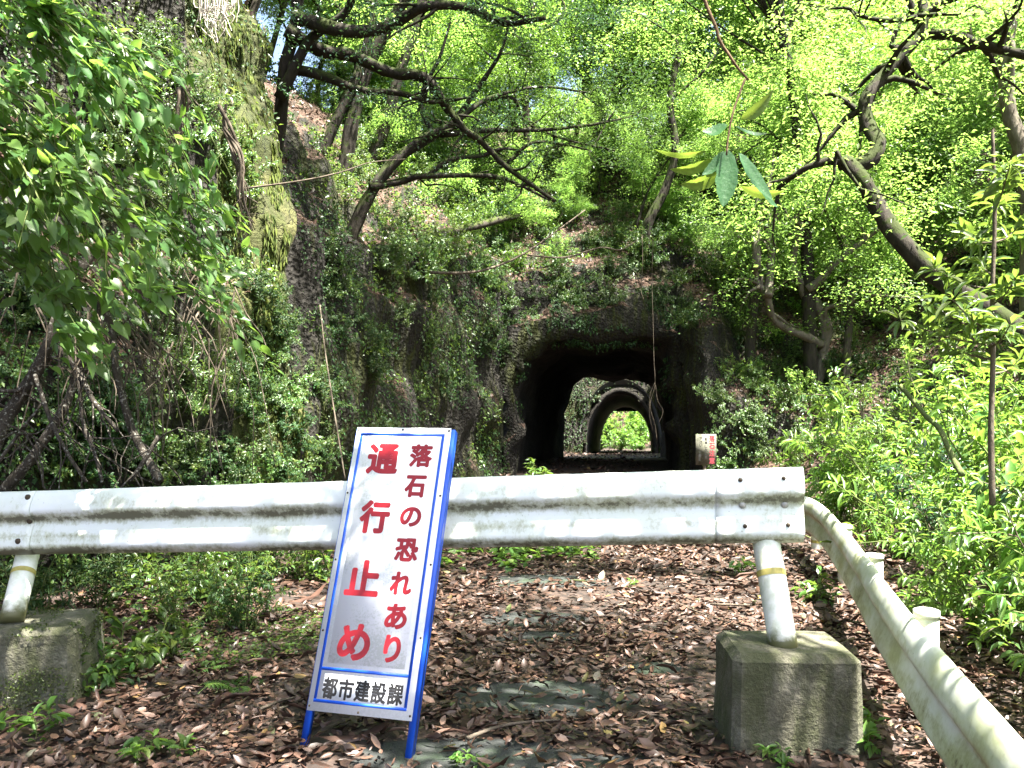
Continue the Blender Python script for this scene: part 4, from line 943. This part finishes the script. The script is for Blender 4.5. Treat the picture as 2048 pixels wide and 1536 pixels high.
# right verge: glossy lance-leaved shrubs beyond the side guardrail
RS = [gen_shrub("verge_shrub", 240 + k, *a) for k, a in enumerate([(8, 1.5, .6, .11, .026, 30, 'leaf_lime', 'lance', 'stem_green', -.1, .05, True), (9, 1.4, .7, .085, .034, 34, 'leaf_teal', 'lance', 'twig', -.25, .04), (8, 1.6, .6, .09, .03, 34, 'leaf_mid', 'lance', 'twig', -.2, .05), (7, 1.2, .8, .10, .04, 26, 'leaf_lime', 'lance', 'stem_green', -.1, .04)])]
ur = [False] * 4
railx = lambda y: float(np.interp(y, [1.3, 2.2, 4.3, 6.2, 8.5], [1.12, 1.35, 1.92, 2.45, 2.95]))
random.seed(33)
for x, y in scatter(52, 1.7, 7.5, 1.7, 11, .5, ok=lambda x, y: x > railx(y) + .38 + .05 * y and x < railx(y) + .55 + .42 * y):
    plant(RS, ur, random.choice([0, 0, 1, 2, 3, 3]), (x, y, float(ground_z(x, y)) - .03), random.uniform(0, 6.28), random.uniform(.55, .95) if x < railx(y) + 1.1 else random.uniform(.85, 1.35), "glossy leaved shrub crowding the verge beyond the side guardrail", "shrub", "shrubs beyond the side guardrail")

# ------------------------------------------------------------------ single trees with a shape of their own
def shaped_tree(name, label, trunk, branches, Yt, mat, leafmat_, clumps, per, sig, L, bump_=.05, up=None):
    hp = hit_px(*trunk[0][0])[0] if 0 < trunk[0][0][0] < 2048 else None; y0 = trunk[1][0] if isinstance(trunk[1], tuple) else trunk[1]
    k = hp.y / y0 if hp is not None and 1 < hp.y / y0 < 1.7 else 1.0
    sy = lambda q: tuple(v * k for v in q) if isinstance(q, tuple) else q * k
    trunk = (trunk[0], sy(trunk[1]), sy(trunk[2])); branches = [(a_, sy(b_), sy(c_)) for a_, b_, c_ in branches]; clumps = [(a_, b_, c_ * k, d_2) for a_, b_, c_, d_2 in clumps]
    root = tag(empty(name, P(*trunk[0][0], trunk[1] if not isinstance(trunk[1], tuple) else trunk[1][0])), label, "tree"); o = np.array(root.location)
    tp = pxpath(trunk[0], trunk[1], 5, .05); gz = hill_z(tp[0][0], tp[0][1])
    if tp[0][2] > gz - .1: tp = np.concatenate([[[tp[0][0] - .02, tp[0][1] + .03, gz - .25]], tp])
    mb = MB(); mb.tube(tp - o, np.linspace(trunk[2][0], trunk[2][1], len(tp)), 10, bump=bump_); mb.build("trunk", M[mat], root, True); cents = []
    for px, Y, r in branches:
        pts = pxpath(px, Y, 5, .12) - o; mb = MB(); mb.tube(pts, r, 7, bump=bump_); tw = []
        for _ in range(max(2, len(pts) // 4)):
            k = random.randrange(len(pts) // 3, len(pts)); d = RNG.normal(size=3) * np.array([1, .8, .7]); t = walk(pts[k], d, random.uniform(.5, 1.2), 5, .35); mb.tube(t, (min(np.atleast_1d(r)) * .8 + .004, .003), 4, cap=False); cents += [t[-1], t[-3]]
        mb.build("branch", M[mat], root, True); cents += [pts[-1]]
    for u, v, Y, k in clumps: cents += [np.array(P(u, v, Y)) - o + RNG.normal(size=3) * np.array([.45, .5, .25]) for _ in range(k)]
    cm = MB(); cloud_leaves(cm, np.array(cents), per, sig, L, L * .42); cm.build("crown", M[leafmat_], root); return root
RNG = np.random.default_rng(77); random.seed(5)
shaped_tree("leaning_tree", "dark mossy tree on the left bank reaching crooked limbs across the middle", ([(500,450),(525,385),(548,310),(560,230),(570,130),(590,40),(600,-60)], (11.6, 11.2), (.11, .075)), [
    ([(572,60),(640,95),(700,108),(780,140),(850,160),(890,210),(930,262),(960,280),(1010,330),(1060,372),(1110,405)], (11.2, 12.4), (0.101, 0.027)),
    ([(575,130),(650,155),(720,182),(800,190),(862,208),(940,200)], (11.2, 11.8), (0.081, 0.020)),
    ([(590,30),(700,70),(780,42),(850,22),(930,10),(1010,40),(1090,45)], (11, 10.4), (.10, .03)),
    ([(560,200),(620,80),(690,20),(720,-40)], (11.3, 10.8), (0.081, 0.041))], None, 'bark_dark', 'leaf_teal',
    [(720,40,10.6,4),(1060,60,10.6,8),(1130,95,10.6,9),(1190,60,10.5,7),(1240,40,10.5,7),(1110,30,10.6,5),(640,170,11,3),(560,60,10.8,5)], 75, .15, .055)
shaped_tree("tangled_tree", "spreading tree with thin dark intertwined branches above the tunnel's left side", ([(700,470),(740,390),(790,320),(850,280),(905,250)], (13.2, 13.6), (0.115, 0.068)), [
    ([(730,400),(830,290),(900,255),(945,220),(990,190),(1085,168),(1180,190)], (13.3, 14), (0.068, 0.016)), ([(740,375),(800,360),(850,355),(980,350),(1030,362),(1100,400)], (13.2, 14), (0.068, 0.020)),
    ([(880,268),(980,262),(1080,262),(1180,250),(1260,230)], (13.5, 14.5), (0.054, 0.016)), ([(905,250),(960,205),(1000,195),(1030,205),(1050,240),(1130,280),(1230,300)], (13.6, 14.6), (0.054, 0.016)),
    ([(905,250),(950,180),(1000,110),(1020,40)], (13.6, 13), (0.054, 0.016)), ([(850,352),(900,320),(960,308),(1010,300),(1060,300),(1150,285)], (13.4, 14.2), (0.047, 0.014)),
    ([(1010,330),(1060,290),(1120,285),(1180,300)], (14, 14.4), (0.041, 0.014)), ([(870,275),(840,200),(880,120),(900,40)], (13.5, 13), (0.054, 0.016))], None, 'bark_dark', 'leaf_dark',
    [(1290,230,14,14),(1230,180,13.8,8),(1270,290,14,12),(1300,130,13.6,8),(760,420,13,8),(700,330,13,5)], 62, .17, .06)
shaped_tree("crooked_tree", "thick crooked mossy tree leaning in from the right edge", ([(2190,790),(2060,680),(1930,590),(1850,535),(1790,470),(1755,410),(1720,360),(1690,325)], (7.4, 8.2), (.108, .072)), [
    ([(1700,335),(1740,320),(1752,290),(1742,235),(1740,190),(1770,150),(1800,115),(1845,60),(1855,-20)], (8.2, 8.6), (.085, .05)), ([(1690,325),(1640,330),(1600,345),(1560,372)], (8.2, 8.4), (.05, .022)),
    ([(1690,330),(1672,305)], (8.2, 8.1), (.035, .02)), ([(1850,58),(1900,72),(1960,75),(2048,98),(2120,120)], (8.6, 8.2), (.06, .045)), ([(1822,45),(1780,38),(1725,20),(1690,22),(1640,28)], (8.6, 8.8), (.03, .012)),
    ([(1850,30),(1900,-5),(1960,-20)], (8.6, 8.4), (.06, .04)), ([(1852,60),(1830,0),(1815,-40)], (8.6, 8.6), (.045, .03))], None, 'bark_dark', 'leaf_bright',
    [(1660,70,9.6,6),(1900,10,10,8),(1990,180,10,6),(1620,60,9.6,5)], 60, .2, .06)
shaped_tree("forked_tree", "pale twisted tree forking low on the hillside right of the tunnel", ([(1628,775),(1640,735),(1645,700),(1650,650),(1632,610),(1612,590),(1608,560)], (14.2, 14), (.12, .09)), [
    ([(1640,690),(1605,672),(1570,655),(1545,630),(1532,595),(1515,560),(1508,530)], (14.1, 13.6), (.085, .045)), ([(1532,595),(1540,560),(1542,500),(1535,470),(1550,430),(1535,395)], (13.7, 13.5), (.085, .05)),
    ([(1510,540),(1510,480),(1530,420),(1545,380)], (13.6, 13.6), (.075, .05)), ([(1608,570),(1590,530),(1592,490),(1600,455),(1590,440),(1615,400),(1640,340)], (14, 13.6), (.075, .03)),
    ([(1612,580),(1640,560),(1670,525),(1715,490),(1760,455)], (14, 13.4), (.085, .04)), ([(1650,640),(1655,615),(1700,605),(1712,580),(1740,590),(1830,595)], (14, 13.4), (.05, .02))], None, 'bark_pale', 'leaf_bright',
    [(1500,440,13.6,6),(1560,380,13.4,8),(1640,420,13.6,8),(1740,440,13.4,6),(1460,420,13.6,8)], 110, .22, .07)
for lb, px, Y, r, mt in [("slender tree with a grey trunk left of the forked tree", [(1500,745),(1502,660),(1512,560),(1520,480),(1540,390),(1560,280)], 14.6, (.10, .05), 'bark'),
        ("mossy tree with a straight dark trunk behind the tangled branches", [(1045,470),(1050,380),(1058,300),(1050,200),(1060,80),(1065,-30)], 19.5, (.12, .08), 'bark'),
        ("slanting dark tree trunk left of the tangled branches", [(735,330),(770,250),(795,160),(822,80),(850,-20)], 16, (.12, .08), 'bark_dark'),
        ("slanting mossy tree trunk nearest the mossy rock edge", [(640,320),(675,235),(715,150),(740,60),(760,-40)], 15, (.10, .07), 'bark_dark'),
        ("dark leaning tree trunk on the slope right above the tunnel", [(1290,520),(1295,450),(1330,380),(1350,300),(1340,200),(1360,90)], 19.2, (.13, .07), 'bark_dark'),
        ("pale thin tree with a bare trunk behind the crooked tree", [(1690,560),(1740,420),(1720,300),(1690,180),(1640,60)], 13.5, (.07, .04), 'bark_pale'),
        ("straight grey tree at the right edge", [(2060,420),(2040,300),(2020,220),(2015,120),(2030,0)], 9.5, (.10, .07), 'bark_pale')]:
    shaped_tree("slender_tree", lb, (px, Y, r), [(px[-3:] + [(px[-1][0] + random.uniform(-90, 90), px[-1][1] - 60)], Y, (r[1] * .6, .015)), ([px[-2], (px[-2][0] + random.choice((-1, 1)) * 70, px[-2][1] - 60), (px[-2][0] + random.uniform(-120, 120), px[-2][1] - 120)], Y, (r[1] * .6, .012))],
                None, mt, 'leaf_bright', [(px[-2][0], px[-2][1], Y, 5)], 110, .25, .08)
# mossy log across the slope, and thin bare branches
twig("fallen_log", [(850,478),(905,462),(960,450),(1010,436),(1050,428),(1105,408),(1170,390),(1240,376)], (hit_px(850,478)[0].y - .1, hit_px(1240,376)[0].y - .12), (.11, .05), 'bark', "pale mossy fallen log lying across the slope above the tunnel", "log")
twig("bare_branch", [(480,378),(600,362),(680,345),(740,325),(810,318)], (8.5, 9), (.011, .004), 'twig', "long pale bare branch reaching right from the mossy edge", "branch")
twig("bare_branch", [(860,545),(940,545),(1000,530),(1060,500),(1130,450),(1170,420)], (14.5, 15.5), (.03, .012), 'twig', "pale curved branch over the tunnel's upper left", "branch")
twig("bare_branch", [(1055,510),(1130,515),(1200,495),(1240,500),(1275,480)], (16.5, 17), (.02, .012), 'twig', "thin looping branch above the tunnel mouth", "branch")
yb_ = hit_px(1500, 700)[0].y
twig("bare_branch", [(1372,470),(1395,500),(1430,590),(1470,640),(1500,700)], (yb_ + .6, yb_ + .05), (.011, .016), 'bark', "straight thin branch slanting down beside the notice board", "branch")
twig("bare_branch", [(1800,770),(1850,830),(1880,860),(1905,915),(1925,950)], (4.6, 4.2), (.012, .016), 'stem_green', "arching pale green stem over the verge shrubs", "branch")
twig("hanging_vine", [(1306,470),(1304,560),(1306,640),(1308,720),(1310,770),(1300,810),(1310,850),(1314,880)], 17.2, .0045, 'twig', "pale bare vine hanging straight down before the tunnel mouth", "vine")
for lb, px in [("vine strand looping left at the pale vine's end", [(1310,765),(1300,790),(1299,830),(1306,862)]), ("vine strand looping right at the pale vine's end", [(1311,770),(1315,800),(1326,822),(1316,850)])]:
    twig("hanging_vine", px, 17.2, .0035, 'twig', lb, "vine")
twig("hanging_vine", [(1284,470),(1285,530),(1282,580),(1288,600)], 17.4, .008, 'twig', "short thin vine left of the long pale vine", "vine")
twig("bare_pole", [(640,610),(650,700),(668,820),(690,958)], (8.6, 8.0), (.006, .009), 'twig', "thin pale stem standing along the mossy rock edge", "stem")
def snag(px, Y, label):
    root = tag(empty("snag", P(*px[0], Y)), label, "snag"); o = np.array(root.location); mb = MB()
    for k in range(9):
        j = [(u + random.uniform(-13, 13), v + random.uniform(-10, 10)) for u, v in px]; a = random.randint(0, 1); mb.tube(pxpath(j[a:], Y + random.uniform(-.08, .12), 4, .04) - o, (random.uniform(.010, .022), .004), 5, bump=.15)
    for k in range(12):
        q = random.choice(px); mb.tube(pxpath([q, (q[0] + random.uniform(-30, 30), q[1] + random.uniform(10, 40)), (q[0] + random.uniform(-45, 45), q[1] + random.uniform(30, 80))], Y - .05, 3) - o, (.006, .002), 4, cap=False)
    mb.build("wood", M['twig'], root, True)
snag([(365,175),(372,205),(356,240),(350,290),(338,330)], 7.2, "short broken dead trunk on the upper left rock")
snag([(440,215),(458,262),(474,320),(488,390),(500,455)], 7.6, "long frayed dead trunk hanging on the upper rock face")
rt = tag(empty("hanging_roots", P(430, -20, 8.2)), "pale tangled roots hanging from the top of the left rock", "roots"); mb = MB(); o = np.array(rt.location)
for k in range(46):
    u = random.uniform(392, 468); e = random.uniform(15, 88); pts = pxpath([(u, -60), (u + random.uniform(-14, 14), e * .3), (430 + (u - 430) * .8 + random.uniform(-16, 16), e * .65), (435 + (u - 430) * .5 + random.uniform(-22, 22), e)], 8.1 + random.uniform(-.15, .15), 3) - o; mb.tube(pts, (.007, .003), 4, cap=False)
mb.build("root", M['twig_pale'], rt, True)

# ------------------------------------------------------------------ left bank: bare branches and the big-leaved shrub
dt = tag(empty("dead_tree", P(60, 1000, 4.95)), "fallen dead tree with lichen spotted grey branches on the left bank", "tree"); o = np.array(dt.location)
for px, Y, r in [([(178,505),(145,570),(120,625),(104,690),(70,750),(30,800),(0,855),(-30,950)], (5.2, 4.9), (.034, .046)), ([(212,560),(190,625),(165,690),(140,770),(118,835),(60,920),(-10,990)], (5.3, 5.0), (.022, .034)),
    ([(205,590),(222,660),(240,740),(258,850),(285,905),(325,960)], (5.2, 4.9), (.018, .028)), ([(108,690),(150,745),(185,800),(232,862)], (5.0, 4.85), (.022, .012)), ([(70,750),(110,840),(140,905),(165,965)], (4.95, 4.8), (.014, .010)),
    ([(160,760),(172,850),(190,905),(208,965)], (5, 4.85), (.013, .010)), ([(0,780),(30,782),(60,770)], (4.95, 4.95), (.014, .008)), ([(320,872),(300,910),(262,962)], (4.9, 4.8), (.014, .012)), ([(-20,960),(40,870),(90,800)], (4.8, 4.9), (.012, .006)), ([(15,845),(60,870),(100,905)], (4.8, 4.85), (.008, .005))]:
    mb = MB(); pts = pxpath(px, Y, 5, .05) - o; mb.tube(pts, r, 8, bump=.06)
    for _ in range(5):
        k = random.randrange(3, len(pts) - 1); t = walk(pts[k], RNG.normal(size=3) * np.array([1, .5, .6]) + np.array([.3, 0, -.4]), random.uniform(.25, .7), 6, .3, -.05); mb.tube(t, (.006, .002), 4, cap=False)
    mb.build("branch", M['bark_lichen'], dt, True)
for k in range(64):
    u, v = random.uniform(20, 470), random.uniform(490, 700); ln = random.uniform(120, 330); dx = random.uniform(-70, 130); Yk = random.uniform(4.9, 5.4) + max(0, (u - 250)) * .004
    px = [(u, v), (u + dx * .45 + random.uniform(-12, 12), v + ln * .25), (u + dx * .9, v + ln * .55), (u + dx * .9 + random.uniform(-45, 30), min(965, v + ln))]
    twig("bare_twig", px, (Yk, Yk - .15), (random.uniform(.004, .008), .0025), 'twig', "thin bare twig drooping over the left bank", "twig", "bare twigs drooping over the left bank", .06, m=3)
def branch_shrub(label, stems, L, mat, per):
    root = tag(empty("broadleaf_shrub", P(*stems[0][0][0], stems[0][1][0])), label, "shrub"); o = np.array(root.location); sm = MB(); lm = MB(); C = []; D = []
    for px, Y in stems:
        pts = pxpath(px, Y, 6, .1) - o; sm.tube(pts, (.009, .003), 5, cap=False); br = [pts]
        for _ in range(5):
            k = random.randrange(len(pts) // 4, len(pts) - 1); d = unit(pts[k + 1] - pts[k]) + RNG.normal(size=3) * np.array([.5, .5, .35]); b = walk(pts[k], d, random.uniform(.25, .55), 6, .15, -.05); br.append(b); sm.tube(b, (.004, .002), 4, cap=False)
        for b in br:
            for q in range(per):
                t = random.uniform(.15, 1) * (len(b) - 1); k = int(min(len(b) - 2, t)); p = b[k] + (b[k+1] - b[k]) * (t - k); ax_ = unit(b[k+1] - b[k])
                C.append(p + RNG.normal(size=3) * .025); D.append(ax_ * .6 + RNG.normal(size=3) * .4 + np.array([.4, -.05, -.32]))
    n = len(C); l = L * RNG.uniform(.55, 1.25, n); leaves(lm, C, D, RNG.normal(size=(n, 3)) * .4 + np.array([.35, -.35, .9]), l, l * RNG.uniform(.46, .68, n), 'heart')
    sm.build("stem", M['stem_green'], root, True); lm.build("foliage", M[mat], root)
def fan(n, u0, v0, du, dv, Y0, Y1):
    S = []
    for _ in range(n):
        a, b = u0 + random.uniform(-60, 60), v0 + random.uniform(-80, 80); x, y = du * random.uniform(.6, 1.1), dv * random.uniform(.7, 1.2)
        S.append(([(a, b), (a + x * .35, b + y * .18), (a + x * .7, b + y * .5), (a + x, b + y)], (random.uniform(Y0, Y0 + .4), random.uniform(Y1, Y1 + .4))))
    return S
branch_shrub("big heart leaved shrub arching down from the top left corner", fan(11, -80, -60, 330, 260, 4.2, 3.9), .088, 'leaf_heart', 10)
branch_shrub("heart leaved shrub branches drooping at the left edge, sunlit leaf tips", fan(11, -110, 180, 330, 260, 4.0, 3.7), .088, 'leaf_heart', 10)
branch_shrub("heart leaved shrub hanging lowest, its leaves over the bare branches", fan(9, -90, 380, 330, 230, 4.2, 4.0), .095, 'leaf_heart', 8)
branch_shrub("heart leaved shrub farther back on the upper rock", fan(9, 140, 60, 300, 360, 5.2, 4.8), .095, 'leaf_heart', 8)
branch_shrub("heart leaved shrub arm stretching right above the twigs", fan(6, 180, 400, 260, 170, 5.0, 4.7), .09, 'leaf_heart', 8)

# ------------------------------------------------------------------ near twig with big leaves hanging at the upper right
YN = 2.0; root = tag(empty("leafy_twig", P(1400, -10, YN)), "drooping twig with a whorl of big serrated leaves hanging near the camera", "twig"); o = np.array(root.location)
mb = MB(); mb.tube(pxpath([(1395,-40),(1415,15),(1432,55),(1440,82),(1455,105),(1475,135),(1497,160)], YN, 4) - o, (.0045, .003), 7, bump=.08); mb.tube(pxpath([(1490,158),(1478,190),(1466,225),(1457,270),(1453,310)], (YN, YN - .03), 4) - o, (.0032, .0022), 6)
mb.build("stem", M['twig_brown'], root, True)
for (a, b), (c_, d), wd, dy, tilt in [((1456,298),(1446,414),.052,-.02,.1), ((1478,305),(1545,400),.038,.0,.5), ((1440,345),(1360,368),.034,.04,-.6), ((1425,318),(1340,338),.028,.05,-.7), ((1412,302),(1308,298),.016,.06,-.8), ((1455,250),(1404,262),.040,.02,.6), ((1482,238),(1548,178),.030,-.03,-.5), ((1470,252),(1536,266),.020,.04,.7), ((1480,370),(1570,382),.026,.05,-.7), ((1512,362),(1556,414),.022,.03,.6), ((1448,302),(1404,350),.026,.0,.6)]:
    p0 = np.array(P(a, b, YN + dy * .3)) - o; p1 = np.array(P(c_, d, YN + dy)) - o; lm = MB(); L = np.linalg.norm(p1 - p0); t = np.linspace(0, 1, 11); T = (p1 - p0) / L; Nn = unit(np.array([.2 * tilt, -1 + abs(tilt) * .4, tilt])); Nn = unit(Nn - T * Nn.dot(T)); S = np.cross(Nn, T)
    wv = wd * .5 * np.sin(np.pi * t ** .8) ** .8; V = []
    for k, q in enumerate(t):
        ce = p0 + T * L * q - np.array([0, 0, .012]) * math.sin(q * 3.1)
        for s in (-1, -.5, 0, .5, 1): V.append(ce + S * wv[k] * s * (1 + (.10 if k % 2 else -.03)) + Nn * (.34 * abs(s) * wv[k] + (.0012 if (k % 2 and abs(s) == .5) else 0)))
    lm.add(np.array(V), [grid_faces(5, 11)]); lm.build("leaf", M['leaf_big_under'] if tilt < 0 else M['leaf_big'], root, True)
# sapling at the right edge
sap = tag(empty("sapling", P(1985, 1010, 4.4)), "slim straight sapling with whorls of narrow leaves at the right edge", "sapling"); o = np.array(sap.location)
mb = MB(); st = pxpath([(1985,1010),(1982,860),(1986,720),(1985,580),(1990,420),(1985,260)], 4.4, 5) - o; mb.tube(st, (.017, .008), 7); lm = MB(); C = []; D = []
for (u, v) in [(1870,540),(1905,600),(1960,520),(2030,560),(1880,680),(2020,650),(1930,470),(2040,450),(1995,400),(2020,330),(1950,640),(2040,720),(1860,610),(1800,640)]:
    e = np.array(P(u, v, 4.4 + random.uniform(-.4, .5))) - o; k = int(np.argmin(np.abs(st[:, 2] - (e[2] - .12)))); b = smooth_path([st[k], (st[k] + e) / 2 + np.array([0, 0, -.02]), e], 4); mb.tube(b, (.006, .003), 5, cap=False)
    for f in (1, .8, .62):
        q = b[int((len(b) - 1) * f)]
        for _ in range(12): d = RNG.normal(size=3); d[2] = d[2] * .5 + .1; C.append(q + d * .01); D.append(d)
n = len(C); l = .12 * RNG.uniform(.6, 1.2, n); leaves(lm, C, D, RNG.normal(size=(n, 3)) * .35 + np.array([0, -.2, 1.]), l, l * .26, 'lance'); mb.build("trunk", M['twig'], sap, True); lm.build("foliage", M['leaf_mid'], sap)
# bushes in the light beyond the far tunnel mouth
fb = [False]; FBs = [gen_shrub("bush", 260, 14, 2.2, .7, .16, .07, 60, 'leaf_lime', 'lance')]
for lb, x, y, s in [("sunlit green bush in the daylight at the far tunnel end", 8.6, 66, 1.1), ("yellow green bush at the right of the far tunnel opening", 10.2, 69, .9)]:
    plant(FBs, fb, 0, (x, y, float(ground_z(x, y)) - .1), random.uniform(0, 6), s, lb, "bush", None)
for lb, x, y, s in [("taller bush behind the sunlit bushes at the far tunnel end", 7.6, 72, 1.7), ("taller bush half hidden at the far tunnel's right side", 11.5, 74, 1.8)]:
    plant(FBs, fb, 0, (x, y, float(ground_z(x, y)) - .1), random.uniform(0, 6), s, lb, "bush", None)
